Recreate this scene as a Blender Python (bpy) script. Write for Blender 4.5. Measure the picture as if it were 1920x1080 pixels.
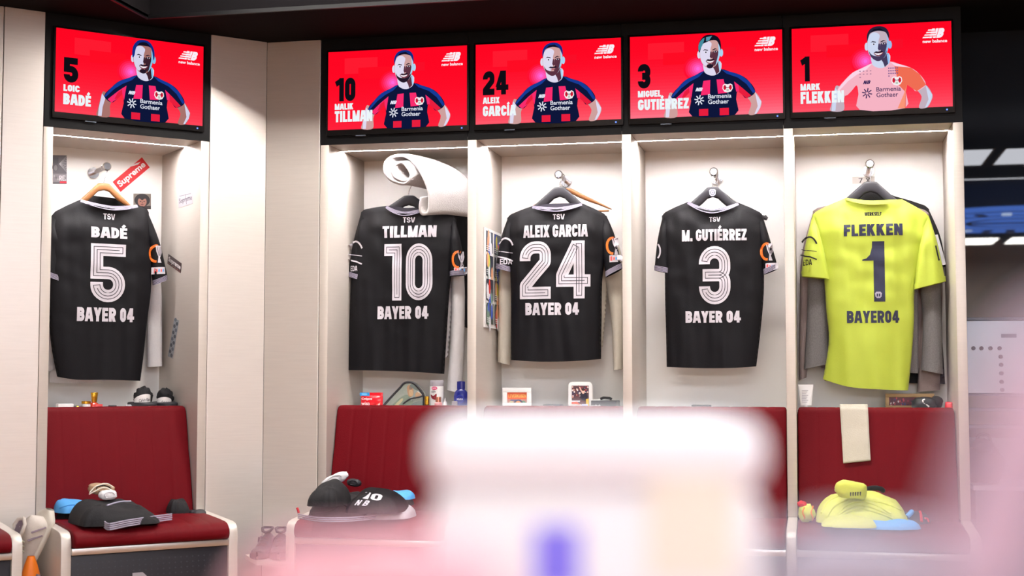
import bpy, bmesh, math, random
from mathutils import Vector as V, Matrix, noise, geometry
from mathutils.bvhtree import BVHTree

random.seed(7)
SC = bpy.context.scene
COL = SC.collection
for ob in list(bpy.data.objects):
    bpy.data.objects.remove(ob)

# ---------------------------------------------------------------- camera
PITCH, YAW, FPX = 0.0618, -0.2127, 2667.0
CAM = V((2.3709, -6.5431, 1.10))
FWD = V((math.sin(YAW) * math.cos(PITCH), math.cos(YAW) * math.cos(PITCH), math.sin(PITCH)))
RGT = V((math.cos(YAW), -math.sin(YAW), 0))
UPV = RGT.cross(FWD)
cam = bpy.data.cameras.new('camera')
cam.sensor_width = 36.0
cam.lens = FPX / 1920 * 36
cam.clip_start = 0.05
cam.dof.use_dof = True
cam.dof.focus_distance = 6.85
cam.dof.aperture_fstop = 2.0
camo = bpy.data.objects.new('camera', cam)
COL.objects.link(camo)
camo.matrix_world = Matrix.Translation(CAM) @ Matrix((RGT, UPV, -FWD)).transposed().to_4x4()
SC.camera = camo

# ---------------------------------------------------------------- world and exposure
w = bpy.data.worlds.new('world')
SC.world = w
w.use_nodes = True
w.node_tree.nodes['Background'].inputs[0].default_value = (0.5, 0.5, 0.55, 1)
w.node_tree.nodes['Background'].inputs[1].default_value = 0.02
SC.view_settings.view_transform = 'Standard'
SC.view_settings.look = 'None'
SC.view_settings.exposure = 0.0
SC.view_settings.gamma = 1.0
SC.view_settings.use_curve_mapping = False
SC.cycles.max_bounces = 8
SC.cycles.diffuse_bounces = 4
SC.cycles.glossy_bounces = 4
SC.cycles.transmission_bounces = 6
SC.cycles.sample_clamp_indirect = 6.0
SC.cycles.caustics_reflective = False
SC.cycles.caustics_refractive = False
SC.cycles.use_denoising = True
# strengths of the light sources that the room has
L_PANEL = 12.0       # big ceiling panels over the middle of the room
L_ROW = 46.0        # row of downlight panels along the lockers
L_NICHE = 310.0      # light strip in every locker
L_CREST = 9.0       # round blue ceiling lamp
L_FAR = 66.0        # panels at the far end of the room
L_SCREEN = 1.0

# ---------------------------------------------------------------- frames of the two locker rows
ANG = math.pi / 4
ROWS = {0: Matrix.Identity(4),
        1: Matrix.Translation(V((-1.0394, -0.7683, 0))) @ Matrix.Rotation(ANG, 4, 'Z')}
ROTZ = {0: 0.0, 1: ANG}
W, T, D = 0.741, 0.0434, 0.5505      # locker pitch, side panel thickness, niche depth
ZF, ZC = 2.2259, 2.748               # underside of the black fascia, ceiling
TVX, TVW, TVZ, TVH = 0.043, 0.698, 2.295, 0.3847
SEATZ, BACKZ = 0.462, 0.957

def at(u, v, y, row=0):
    """point (x, z) of the upright plane at depth y of a row that is seen at photo pixel u, v"""
    inv = ROWS[row].inverted()
    c = inv @ CAM
    d = inv.to_3x3() @ (FWD * FPX + RGT * (u - 960) + UPV * (540 - v))
    k = (y - c.y) / d.y
    p = c + d * k
    return p.x, p.z

def on_floor(u, v, z, row=0):
    inv = ROWS[row].inverted()
    c = inv @ CAM
    d = inv.to_3x3() @ (FWD * FPX + RGT * (u - 960) + UPV * (540 - v))
    p = c + d * ((z - c.z) / d.z)
    return p.x, p.y

# ---------------------------------------------------------------- materials
def lin(c):
    return tuple((x / 255 / 12.92 if x / 255 <= 0.04045 else ((x / 255 + 0.055) / 1.055) ** 2.4) for x in c)

def mat(name, col, rough=0.6, metal=0.0, nscale=20, namt=0.08, bump=0.0, bscale=200, stretch=(1, 1, 1),
        sheen=0.0, coat=0.0, spec=0.5, ior=None, trans=0.0, alpha=1.0):
    m = bpy.data.materials.new(name)
    m.use_nodes = True
    nt = m.node_tree
    b = nt.nodes['Principled BSDF']
    c = lin(col)
    tc = nt.nodes.new('ShaderNodeTexCoord')
    mp = nt.nodes.new('ShaderNodeMapping')
    mp.inputs['Scale'].default_value = stretch
    nt.links.new(tc.outputs['Object'], mp.inputs[0])
    nz = nt.nodes.new('ShaderNodeTexNoise')
    nz.inputs['Scale'].default_value = nscale
    nz.inputs['Detail'].default_value = 4
    nt.links.new(mp.outputs[0], nz.inputs['Vector'])
    mx = nt.nodes.new('ShaderNodeMix')
    mx.data_type = 'RGBA'
    mx.inputs[6].default_value = tuple(x * (1 - namt) for x in c) + (1,)
    mx.inputs[7].default_value = tuple(min(1, x * (1 + namt)) for x in c) + (1,)
    nt.links.new(nz.outputs[0], mx.inputs[0])
    nt.links.new(mx.outputs[2], b.inputs['Base Color'])
    b.inputs['Roughness'].default_value = rough
    b.inputs['Metallic'].default_value = metal
    b.inputs['Specular IOR Level'].default_value = spec
    if ior: b.inputs['IOR'].default_value = ior
    b.inputs['Sheen Weight'].default_value = sheen
    b.inputs['Coat Weight'].default_value = coat
    b.inputs['Transmission Weight'].default_value = trans
    b.inputs['Alpha'].default_value = alpha
    if bump:
        n2 = nt.nodes.new('ShaderNodeTexNoise')
        n2.inputs['Scale'].default_value = bscale
        nt.links.new(mp.outputs[0], n2.inputs['Vector'])
        bp = nt.nodes.new('ShaderNodeBump')
        bp.inputs['Strength'].default_value = bump
        bp.inputs['Distance'].default_value = 0.004
        nt.links.new(n2.outputs[0], bp.inputs['Height'])
        nt.links.new(bp.outputs[0], b.inputs['Normal'])
    return m

def emit(name, col, s):
    m = bpy.data.materials.new(name)
    m.use_nodes = True
    nt = m.node_tree
    nt.nodes.remove(nt.nodes['Principled BSDF'])
    e = nt.nodes.new('ShaderNodeEmission')
    e.inputs[0].default_value = lin(col) + (1,)
    e.inputs[1].default_value = s
    nt.links.new(e.outputs[0], nt.nodes['Material Output'].inputs[0])
    return m

def print_mat(name, glow):
    """flat print (or lit screen) whose colours are stored per face"""
    m = bpy.data.materials.new(name)
    m.use_nodes = True
    nt = m.node_tree
    at_ = nt.nodes.new('ShaderNodeVertexColor')
    at_.layer_name = 'Col'
    if glow:
        nt.nodes.remove(nt.nodes['Principled BSDF'])
        e = nt.nodes.new('ShaderNodeEmission')
        e.inputs[1].default_value = glow
        nt.links.new(at_.outputs[0], e.inputs[0])
        nt.links.new(e.outputs[0], nt.nodes['Material Output'].inputs[0])
    else:
        nt.links.new(at_.outputs[0], nt.nodes['Principled BSDF'].inputs['Base Color'])
        nt.nodes['Principled BSDF'].inputs['Roughness'].default_value = 0.45
    return m

BRUSH = dict(rough=0.32, metal=0.55, nscale=6, namt=0.06, bump=0.06, bscale=60, stretch=(1, 1, 25))
M = dict(
    panel=mat('champagne_metal', (242, 235, 228), **BRUSH),
    side=mat('satin_side_panel', (214, 206, 197), rough=0.4, metal=0.25, nscale=6, namt=0.05, bump=0.05, bscale=60, stretch=(1, 1, 25)),
    back=mat('cream_back_panel', (248, 246, 242), rough=0.55, nscale=4, namt=0.02),
    steel=mat('bright_steel', (225, 221, 216), rough=0.28, metal=0.85, nscale=5, namt=0.05, stretch=(1, 1, 15)),
    black=mat('black_fascia', (7, 7, 10), spec=0.2, rough=0.5, nscale=8, namt=0.1),
    tvblack=mat('black_tv_plastic', (4, 4, 6), spec=0.3, rough=0.4, nscale=8, namt=0.1),
    ceil=mat('black_ceiling', (9, 7, 9), spec=0.1, rough=0.9, nscale=12, namt=0.15, bump=0.1, bscale=80),
    ceilin=mat('black_recess', (9, 7, 9), spec=0.1, rough=0.9, nscale=12, namt=0.15),
    floor=mat('dark_carpet', (140, 98, 66), rough=0.95, nscale=60, namt=0.3, bump=0.3, bscale=300),
    wallg=mat('pale_wall', (222, 213, 206), rough=0.8, nscale=3, namt=0.05),
    red=mat('red_leather', (104, 13, 22), rough=0.5, nscale=9, namt=0.08, bump=0.2, bscale=260, spec=0.08),
    drawer=mat('dark_perforated_sheet', (34, 34, 42), rough=0.5, nscale=20, namt=0.12),
    jersey=mat('black_jersey_fabric', (8, 8, 14), rough=0.6, nscale=90, namt=0.12, bump=0.2, bscale=420, spec=0.22),
    inner=mat('black_jersey_inside', (16, 16, 20), rough=0.8, nscale=90, namt=0.1),
    yellow=mat('neon_yellow_fabric', (186, 203, 66), rough=0.6, nscale=14, namt=0.04, bump=0.2, bscale=420, sheen=0.1),
    yellow2=mat('pale_yellow_fabric', (206, 212, 92), rough=0.7, nscale=30, namt=0.06, bump=0.25, bscale=300, sheen=0.1),
    rib=mat('lilac_white_rib', (168, 163, 184), rough=0.7, nscale=80, namt=0.05),
    print=mat('silver_white_print', (204, 200, 209), rough=0.5, nscale=60, namt=0.05),
    navy=mat('navy_print', (26, 31, 62), rough=0.5, nscale=60, namt=0.05),
    line=mat('black_print_line', (40, 36, 50), rough=0.6, nscale=60, namt=0.05),
    orange=mat('orange_badge', (226, 112, 30), rough=0.5, nscale=60, namt=0.05),
    white=mat('white_plastic', (244, 243, 242), rough=0.35, nscale=10, namt=0.02),
    whitec=mat('white_cotton', (232, 230, 232), rough=0.85, nscale=40, namt=0.05, bump=0.3, bscale=160, sheen=0.2),
    fleece=mat('pale_grey_fleece', (172, 168, 166), rough=0.95, nscale=70, namt=0.08, bump=0.6, bscale=240, sheen=0.4),
    fleeced=mat('grey_fleece_lining', (120, 115, 114), rough=0.95, nscale=70, namt=0.1, bump=0.5, bscale=240, sheen=0.3),
    beige=mat('beige_cotton_twill', (205, 198, 184), rough=0.85, nscale=40, namt=0.06, bump=0.3, bscale=200),
    taupe=mat('taupe_knit', (150, 134, 132), rough=0.9, nscale=60, namt=0.08, bump=0.4, bscale=240),
    tweed=mat('grey_tweed', (128, 125, 127), rough=0.95, nscale=220, namt=0.38, bump=0.4, bscale=260),
    darkc=mat('black_cotton', (19, 18, 22), rough=0.85, nscale=40, namt=0.15, bump=0.3, bscale=200),
    greyc=mat('light_grey_cotton', (178, 174, 182), rough=0.85, nscale=50, namt=0.1, bump=0.3, bscale=200),
    blue=mat('sky_blue_fabric', (88, 170, 236), rough=0.7, nscale=20, namt=0.08, bump=0.2, bscale=300),
    redc=mat('bright_red_fabric', (206, 24, 38), rough=0.7, nscale=20, namt=0.08, bump=0.2, bscale=300),
    wood=mat('beech_wood', (142, 92, 50), rough=0.45, nscale=9, namt=0.16, stretch=(1, 1, 8)),
    frame=mat('oak_picture_frame', (172, 140, 98), rough=0.5, nscale=14, namt=0.2, stretch=(1, 8, 8)),
    plastic=mat('matt_black_plastic', (38, 38, 44), rough=0.5, nscale=30, namt=0.08),
    chrome=mat('chrome', (205, 203, 204), rough=0.16, metal=1.0, nscale=5, namt=0.03),
    gold=mat('gold_metal', (200, 150, 48), rough=0.25, metal=0.9, nscale=9, namt=0.08),
    rose=mat('rose_gold', (214, 150, 130), rough=0.25, metal=0.8, nscale=9, namt=0.05),
    pink=mat('pink_plastic', (236, 168, 172), rough=0.35, nscale=9, namt=0.03),
    amber=mat('amber_red_glass', (196, 52, 16), rough=0.12, nscale=9, namt=0.1, coat=0.5),
    coral=mat('coral_plastic', (240, 92, 92), rough=0.35, nscale=9, namt=0.04),
    nblue=mat('deep_blue_plastic', (24, 36, 136), rough=0.3, nscale=9, namt=0.05, coat=0.3),
    redp=mat('glossy_red_pouch', (222, 28, 44), rough=0.25, nscale=9, namt=0.06, coat=0.4),
    clear=mat('smoky_clear_vinyl', (176, 190, 176), rough=0.08, nscale=9, namt=0.05, alpha=0.38, coat=0.3),
    tan=mat('tan_ribbed_knit', (178, 148, 118), rough=0.9, nscale=30, namt=0.1, bump=0.4, bscale=200),
    cream=mat('cream_suede', (226, 220, 206), rough=0.9, nscale=30, namt=0.05, bump=0.3, bscale=260),
    bone=mat('bone_mesh', (216, 208, 198), rough=0.8, nscale=60, namt=0.06, bump=0.3, bscale=300),
    lace=mat('pale_green_lace', (214, 216, 190), rough=0.8, nscale=60, namt=0.06),
    mauve=mat('mauve_stripe', (124, 108, 118), rough=0.8, nscale=60, namt=0.06),
    scarf=mat('cream_wool', (198, 191, 175), rough=0.92, nscale=26, namt=0.05, bump=0.4, bscale=220, sheen=0.2),
    obag=mat('orange_nylon', (240, 124, 20), rough=0.5, nscale=12, namt=0.1),
    glass=mat('dark_mirror_glass', (34, 40, 48), rough=0.012, nscale=2, namt=0.05, ior=1.55),
    board=mat('pale_steel_board', (156, 164, 176), rough=0.35, metal=0.5, nscale=5, namt=0.2),
    slate=mat('slate_trim', (86, 98, 112), rough=0.4, nscale=9, namt=0.08),
    magnet=mat('dark_magnet', (34, 42, 52), rough=0.4, nscale=9, namt=0.08),
    bag=mat('dark_brown_nylon', (40, 30, 34), rough=0.8, nscale=20, namt=0.15, bump=0.3, bscale=120),
    tray=mat('rose_tabletop', (170, 140, 146), rough=0.6, nscale=9, namt=0.04),
    pinkt=mat('pink_terry', (226, 158, 164), rough=0.95, nscale=60, namt=0.06, bump=0.5, bscale=200, sheen=0.3),
    lilt=mat('lilac_terry', (170, 160, 174), rough=0.95, nscale=60, namt=0.06, bump=0.5, bscale=200, sheen=0.3),
    roset=mat('dusty_rose_terry', (205, 176, 194), rough=0.95, nscale=60, namt=0.06, bump=0.5, bscale=200, sheen=0.3),
    cool=mat('white_cool_box_plastic', (238, 236, 233), rough=0.4, nscale=9, namt=0.01),
    purple=mat('violet_blue_sticker', (122, 110, 226), rough=0.4, nscale=9, namt=0.04),
    creamp=mat('cream_label', (236, 226, 204), rough=0.5, nscale=9, namt=0.02),
    pic=print_mat('colour_print', 0),
    scr=print_mat('lit_screen', L_SCREEN),
    strip=emit('strip_light', (255, 248, 248), L_NICHE),
    lpanel=emit('ceiling_panel_light', (244, 246, 255), L_PANEL),
    lfar=emit('far_panel_light', (255, 250, 242), L_FAR),
    lrow=emit('locker_row_light', (255, 247, 240), L_ROW),
    crest=emit('blue_crest_light', (92, 140, 250), L_CREST),
    crestw=emit('white_crest_light', (200, 220, 255), L_CREST * 1.4),
    led=emit('blue_indicator', (90, 120, 255), 3.0),
)

# ---------------------------------------------------------------- mesh building
class MB:
    def __init__(s):
        s.v, s.f, s.mi, s.col = [], [], [], []
    def add(s, vs, fs, mi=0, col=None):
        n = len(s.v)
        s.v += [V(p) for p in vs]
        for f in fs:
            s.f.append([i + n for i in f])
            s.mi.append(mi)
            s.col.append(col)
        return s
    def box(s, x0, x1, y0, y1, z0, z1, mi=0, bev=0.0, seg=2):
        bm = bmesh.new()
        bmesh.ops.create_cube(bm, size=1)
        for q in bm.verts:
            q.co = V(((x0 + x1) / 2 + q.co.x * (x1 - x0), (y0 + y1) / 2 + q.co.y * (y1 - y0), (z0 + z1) / 2 + q.co.z * (z1 - z0)))
        if bev: bmesh.ops.bevel(bm, geom=bm.edges[:], offset=bev, segments=seg, affect='EDGES', profile=0.5)
        return s.frombm(bm, mi)
    def frombm(s, bm, mi=0):
        bm.verts.index_update()
        s.add([q.co.copy() for q in bm.verts], [[q.index for q in f.verts] for f in bm.faces], mi)
        bm.free()
        return s
    def prism(s, pts, axis, a, b, mi=0, bev=0.0, seg=2):
        """outline pts extruded along an axis: 'x' takes (y, z), 'y' takes (x, z), 'z' takes (x, y)"""
        def p3(p, k): return {'x': (k, p[0], p[1]), 'y': (p[0], k, p[1]), 'z': (p[0], p[1], k)}[axis]
        bm = bmesh.new()
        A = [bm.verts.new(p3(p, a)) for p in pts]
        B = [bm.verts.new(p3(p, b)) for p in pts]
        n = len(pts)
        for i in range(n): bm.faces.new((A[i], A[(i + 1) % n], B[(i + 1) % n], B[i]))
        fa, fb = bm.faces.new(A[::-1]), bm.faces.new(B)
        bmesh.ops.recalc_face_normals(bm, faces=bm.faces[:])
        if bev:
            bmesh.ops.bevel(bm, geom=list(set(fa.edges[:] + fb.edges[:])), offset=bev, segments=seg, affect='EDGES', profile=0.5)
        bmesh.ops.triangulate(bm, faces=[f for f in bm.faces if len(f.verts) > 4])
        return s.frombm(bm, mi)
    def grid(s, fn, nu, nv, mi=0, closed=False, mifn=None):
        vs = [fn(i / nu, j / nv) for j in range(nv + 1) for i in range(nu + (0 if closed else 1))]
        m = nu if closed else nu + 1
        n = len(s.v)
        s.v += [V(p) for p in vs]
        for j in range(nv):
            for i in range(nu):
                i2 = (i + 1) % m
                s.f.append([n + j * m + i, n + j * m + i2, n + (j + 1) * m + i2, n + (j + 1) * m + i])
                s.mi.append(mifn(i / nu, j / nv) if mifn else mi)
                s.col.append(None)
        return s
    def tube(s, path, r, n=8, mi=0, caps=True, flat=1.0):
        path = [V(p) for p in path]
        k = len(path)
        rs = r if isinstance(r, (list, tuple)) else [r] * k
        rings = []
        up = V((0, 0, 1))
        for i in range(k):
            t = (path[min(i + 1, k - 1)] - path[max(i - 1, 0)]).normalized()
            a = t.cross(up)
            if a.length < 1e-3: a = t.cross(V((0, 1, 0)))
            a.normalize()
            b = t.cross(a).normalized()
            rings.append([path[i] + (a * math.cos(q * 2 * math.pi / n) + b * math.sin(q * 2 * math.pi / n) * flat) * rs[i] for q in range(n)])
            up = -b if abs(t.z) > 0.9 else V((0, 0, 1))
        vs = [p for ring in rings for p in ring]
        fs = [[i * n + q, i * n + (q + 1) % n, (i + 1) * n + (q + 1) % n, (i + 1) * n + q] for i in range(k - 1) for q in range(n)]
        if caps:
            fs += [list(range(n))[::-1], [(k - 1) * n + q for q in range(n)]]
        return s.add(vs, fs, mi)
    def lathe(s, prof, c, n=24, mi=0, sx=1.0, sy=1.0, mis=None):
        c = V(c)
        for j in range(len(prof) - 1):
            (r0, z0), (r1, z1) = prof[j], prof[j + 1]
            vs = []
            for r, z in ((r0, z0), (r1, z1)):
                vs += [c + V((math.cos(2 * math.pi * i / n) * r * sx, math.sin(2 * math.pi * i / n) * r * sy, z)) for i in range(n)]
            s.add(vs, [[i, (i + 1) % n, n + (i + 1) % n, n + i] for i in range(n)], mis[j] if mis else mi)
        return s
    def xf(s, m):
        s.v = [m @ p for p in s.v]
        return s
    def weld(s, d=1e-5):
        return s

BASE = {}
def mesh_of(mb, name, mats, base, smooth=None, weld=True):
    me = bpy.data.meshes.new(name)
    b = V(base)
    me.from_pydata([tuple(p - b) for p in mb.v], [], mb.f)
    for m in mats: me.materials.append(m)
    for i, p in enumerate(me.polygons): p.material_index = mb.mi[i]
    if any(c is not None for c in mb.col):
        ca = me.color_attributes.new('Col', 'FLOAT_COLOR', 'CORNER')
        for i, p in enumerate(me.polygons):
            c = mb.col[i] or (1, 1, 1)
            for k in p.loop_indices: ca.data[k].color = (c[0], c[1], c[2], 1)
    if weld:
        bm = bmesh.new()
        bm.from_mesh(me)
        bmesh.ops.remove_doubles(bm, verts=bm.verts[:], dist=2e-5)
        bmesh.ops.recalc_face_normals(bm, faces=bm.faces[:])
        bm.to_mesh(me)
        bm.free()
    if smooth:
        me.shade_smooth()
        me.set_sharp_from_angle(angle=math.radians(smooth))
    me.update()
    return me

def thing(name, label, cat, base, row=0, group=None):
    o = bpy.data.objects.new(name, None)
    COL.objects.link(o)
    o.empty_display_size = 0.05
    o.location = ROWS[row] @ V(base)
    o.rotation_euler = (0, 0, ROTZ[row])
    o['label'] = label
    o['category'] = cat
    if group: o['group'] = group
    BASE[o.name] = V(base)
    return o

def part(name, mb, mats, parent, smooth=None, label=None, weld=True):
    mats = mats if isinstance(mats, (list, tuple)) else [mats]
    b = BASE[parent.name]
    o = bpy.data.objects.new(name, mesh_of(mb, name, mats, b, smooth, weld))
    COL.objects.link(o)
    o.parent = parent
    BASE[o.name] = b
    if label: o['label'] = label
    return o

def single(name, mb, mats, label, cat, base, row=0, group=None, smooth=None, weld=True):
    mats = mats if isinstance(mats, (list, tuple)) else [mats]
    o = bpy.data.objects.new(name, mesh_of(mb, name, mats, base, smooth, weld))
    COL.objects.link(o)
    o.location = ROWS[row] @ V(base)
    o.rotation_euler = (0, 0, ROTZ[row])
    o['label'] = label
    o['category'] = cat
    if group: o['group'] = group
    BASE[o.name] = V(base)
    return o

def struct(name, mb, mats, row=0, base=(0, 0, 0), smooth=None):
    mats = mats if isinstance(mats, (list, tuple)) else [mats]
    o = bpy.data.objects.new(name, mesh_of(mb, name, mats, base, smooth))
    COL.objects.link(o)
    o.location = ROWS[row] @ V(base)
    o.rotation_euler = (0, 0, ROTZ[row])
    o['kind'] = 'structure'
    BASE[o.name] = V(base)
    return o

# ---------------------------------------------------------------- block capitals drawn from strokes
def rounded(path, closed=False, n=7):
    out = []
    k = len(path)
    for i in range(k):
        p = path[i]
        r = p[2] if len(p) > 2 else 0
        if r and (closed or 0 < i < k - 1):
            a, b = V(path[(i - 1) % k][:2]), V(path[(i + 1) % k][:2])
            c = V(p[:2])
            d1, d2 = (a - c).normalized(), (b - c).normalized()
            half = math.acos(max(-1, min(1, d1.dot(d2)))) / 2
            fa = .495 if len(path[(i - 1) % k]) > 2 else .97
            fb = .495 if len(path[(i + 1) % k]) > 2 else .97
            tl = min(r / math.tan(half), (a - c).length * fa, (b - c).length * fb)
            r = tl * math.tan(half)
            o = c + (d1 + d2).normalized() * (r / math.sin(half))
            p1, p2 = c + d1 * tl - o, c + d2 * tl - o
            a1, a2 = math.atan2(p1.y, p1.x), math.atan2(p2.y, p2.x)
            da = (a2 - a1 + math.pi) % (2 * math.pi) - math.pi
            for q in range(n + 1):
                an = a1 + da * q / n
                out.append((o.x + r * math.cos(an), o.y + r * math.sin(an)))
        else:
            out.append((p[0], p[1]))
    return out

def offset(pts, d, closed=False):
    k = len(pts)
    out = []
    for i in range(k):
        p = V(pts[i])
        a = V(pts[i - 1]) if (i > 0 or closed) else None
        b = V(pts[(i + 1) % k]) if (i < k - 1 or closed) else None
        n1 = (p - a).normalized() if a is not None else (b - p).normalized()
        n2 = (b - p).normalized() if b is not None else n1
        n1, n2 = V((-n1.y, n1.x)), V((-n2.y, n2.x))
        m = (n1 + n2)
        m = m.normalized() if m.length > 1e-6 else n1
        out.append(p + m * (d / max(.45, m.dot(n1))))
    return out

def ribbon(pts, w, closed=False):
    A, B = offset(pts, w / 2, closed), offset(pts, -w / 2, closed)
    k = len(pts)
    vs = [tuple(p) for p in A] + [tuple(p) for p in B]
    fs = [[i, (i + 1) % k, k + (i + 1) % k, k + i] for i in range(k if closed else k - 1)]
    return vs, fs

def glyph(ch, t):
    """list of (path, width, closed, clip) and the advance; cap height 1"""
    h = t / 2
    S = lambda p, wd=t, cl=False, clip=False: (p, wd, cl, clip)
    v = S([(h, 0), (h, 1)])
    tn = t * .86
    if ch == 'A': w = .74; return [S([(h * .55, -.15), (w / 2 - t * .16, 1.15)], t, False, True), S([(w - h * .55, -.15), (w / 2 + t * .16, 1.15)], t, False, True), S([(w * .22, .30), (w * .78, .30)], tn)], w
    if ch == 'B': w = .66; return [v, S([(h, 1 - h), (w - h - .02, 1 - h, .18), (w - h - .02, .53, .18), (h, .53)]), S([(h, h), (w - h, h, .2), (w - h, .49, .2), (h, .49)])], w
    if ch in 'CG':
        w = .66; p = [(w - h, .66), (w - h, 1 - h, .26), (h, 1 - h, .26), (h, h, .26), (w - h, h, .26), (w - h, .36)]
        if ch == 'C': return [S(p)], w
        return [S(p[:-1] + [(w - h, .45)]), S([(w * .52, .43), (w, .43)], tn)], w
    if ch == 'D': w = .66; return [S([(h, h), (h, 1 - h), (w - h, 1 - h, .26), (w - h, h, .26)], t, True)], w
    if ch in 'EFÉ':
        w = .56; p = [v, S([(0, 1 - tn / 2), (w, 1 - tn / 2)], tn), S([(0, .5), (w * .92, .5)], tn)]
        if ch != 'F': p.append(S([(0, tn / 2), (w, tn / 2)], tn))
        if ch == 'É': p.append(S([(w * .36, 1.05), (w * .70, 1.27)], t * .85))
        return p, w
    if ch == 'H': w = .68; return [v, S([(w - h, 0), (w - h, 1)]), S([(0, .5), (w, .5)], tn)], w
    if ch in 'IÍ': return [v] + ([S([(t * .2, 1.05), (t * .9, 1.27)], t * .85)] if ch == 'Í' else []), t
    if ch == 'K': w = .70; return [v, S([(h * .6, .28), (w - h * .9, 1.12)], t, False, True), S([(w * .40, .62), (w - h * .8, -.12)], t, False, True)], w
    if ch == 'L': w = .54; return [v, S([(0, tn / 2), (w, tn / 2)], tn)], w
    if ch == 'M': w = .88; return [v, S([(w - h, 0), (w - h, 1)]), S([(h * .9, 1.1), (w / 2, -.02)], t * .9, False, True), S([(w - h * .9, 1.1), (w / 2, -.02)], t * .9, False, True)], w
    if ch == 'N': w = .70; return [v, S([(w - h, 0), (w - h, 1)]), S([(h * .8, 1.08), (w - h * .8, -.08)], t, False, True)], w
    if ch in 'O0': w = .66 if ch == 'O' else .60; return [S([(h, h, .26), (h, 1 - h, .26), (w - h, 1 - h, .26), (w - h, h, .26)], t, True)], w
    if ch in 'PR':
        w = .66; p = [v, S([(h, 1 - h), (w - h, 1 - h, .2), (w - h, .46, .2), (h, .46)])]
        if ch == 'R': p.append(S([(w * .48, .5), (w - h * .9, -.1)], t, False, True))
        return p, w
    if ch == 'S': w = .63; return [S([(w - h, .70), (w - h, 1 - h, .22), (h, 1 - h, .22), (h, .5, .2), (w - h, .5, .2), (w - h, h, .22), (h, h, .22), (h, .30)])], w
    if ch == 'T': w = .60; return [S([(w / 2, 0), (w / 2, 1)]), S([(0, 1 - tn / 2), (w, 1 - tn / 2)], tn)], w
    if ch == 'U': w = .66; return [S([(h, 1), (h, h, .26), (w - h, h, .26), (w - h, 1)])], w
    if ch == 'V': w = .70; return [S([(h * .55, 1.15), (w / 2 - t * .14, -.15)], t, False, True), S([(w - h * .55, 1.15), (w / 2 + t * .14, -.15)], t, False, True)], w
    if ch == 'W': w = 1.02; return [S([(h * .5 if k == 0 else w - h * .5, 1.15), (w * .27 if k == 0 else w * .73, -.15)], t * .9, False, True) for k in (0, 1)] + [S([(w * .5 - .02 if k == 0 else w * .5 + .02, 1.15), (w * .29 if k == 0 else w * .71, -.15)], t * .85, False, True) for k in (0, 1)], w
    if ch == 'X': w = .70; return [S([(h * .6, 1.12), (w - h * .6, -.12)], t, False, True), S([(w - h * .6, 1.12), (h * .6, -.12)], t, False, True)], w
    if ch == 'Y': w = .70; return [S([(w / 2, 0), (w / 2, .45)]), S([(h * .5, 1.15), (w / 2, .38)], t, False, True), S([(w - h * .5, 1.15), (w / 2, .38)], t, False, True)], w
    if ch == 'Z': w = .60; return [S([(0, 1 - tn / 2), (w, 1 - tn / 2)], tn), S([(0, tn / 2), (w, tn / 2)], tn), S([(w - h * .8, 1 - h * .5), (h * .8, h * .5)], t, False, True)], w
    if ch == '1': w = t * 1.75; return [S([(w - h, 0), (w - h, 1)]), S([(0, .74), (w - h, .90)], t * .9, False, True)], w
    if ch == '2': w = .64; return [S([(h, .66), (h, 1 - h, .24), (w - h, 1 - h, .24), (w - h, .58, .1), (h, h * 1.6, .02), (h, h), (w, h)])], w
    if ch == '3': w = .64; return [S([(h, .70), (h, 1 - h, .22), (w - h, 1 - h, .22), (w - h, .51, .14), (w * .34, .51)]), S([(h, .30), (h, h, .22), (w - h, h, .22), (w - h, .49, .14), (w * .34, .49)])], w
    if ch == '4': w = .70; return [S([(w - t * 1.0, 0), (w - t * 1.0, 1)]), S([(w - t * 1.15, 1.06), (h * .75, .30)], t * .8, False, True), S([(h * .3, .30), (w, .30)], tn)], w
    if ch == '5': w = .64; return [S([(w - .03, 1 - h), (h, 1 - h), (h, .54), (w - h, .54, .22), (w - h, h, .22), (h, h, .22), (h, .32)])], w
    if ch == '7': w = .58; return [S([(0, 1 - tn / 2), (w, 1 - tn / 2)], tn), S([(w - h, .98), (w * .3, -.1)], t, False, True)], w
    if ch == '.': return [S([(h, 0), (h, t)])], t
    return [], .26

def block(s, t, gap=0.07, shear=0.0):
    vs, fs, x = [], [], 0
    for ch in s:
        ps, w = glyph(ch, t)
        for p, wd, cl, clip in ps:
            v, f = ribbon(rounded(p, cl), wd, cl)
            if clip:
                bm = bmesh.new()
                q = [bm.verts.new((a, b, 0)) for a, b in v]
                for k in f: bm.faces.new([q[i] for i in k])
                for y, sg in ((0, -1), (1, 1)):
                    bmesh.ops.bisect_plane(bm, geom=bm.verts[:] + bm.edges[:] + bm.faces[:], plane_co=(0, y, 0), plane_no=(0, sg, 0), clear_outer=True)
                bm.verts.index_update()
                v = [(k.co.x, k.co.y) for k in bm.verts]
                f = [[k.index for k in fc.verts] for fc in bm.faces]
                bm.free()
            n = len(vs)
            vs += [(a + x + shear * b, b) for a, b in v]
            fs += [[i + n for i in k] for k in f]
        x += w + gap
    return vs, fs

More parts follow.
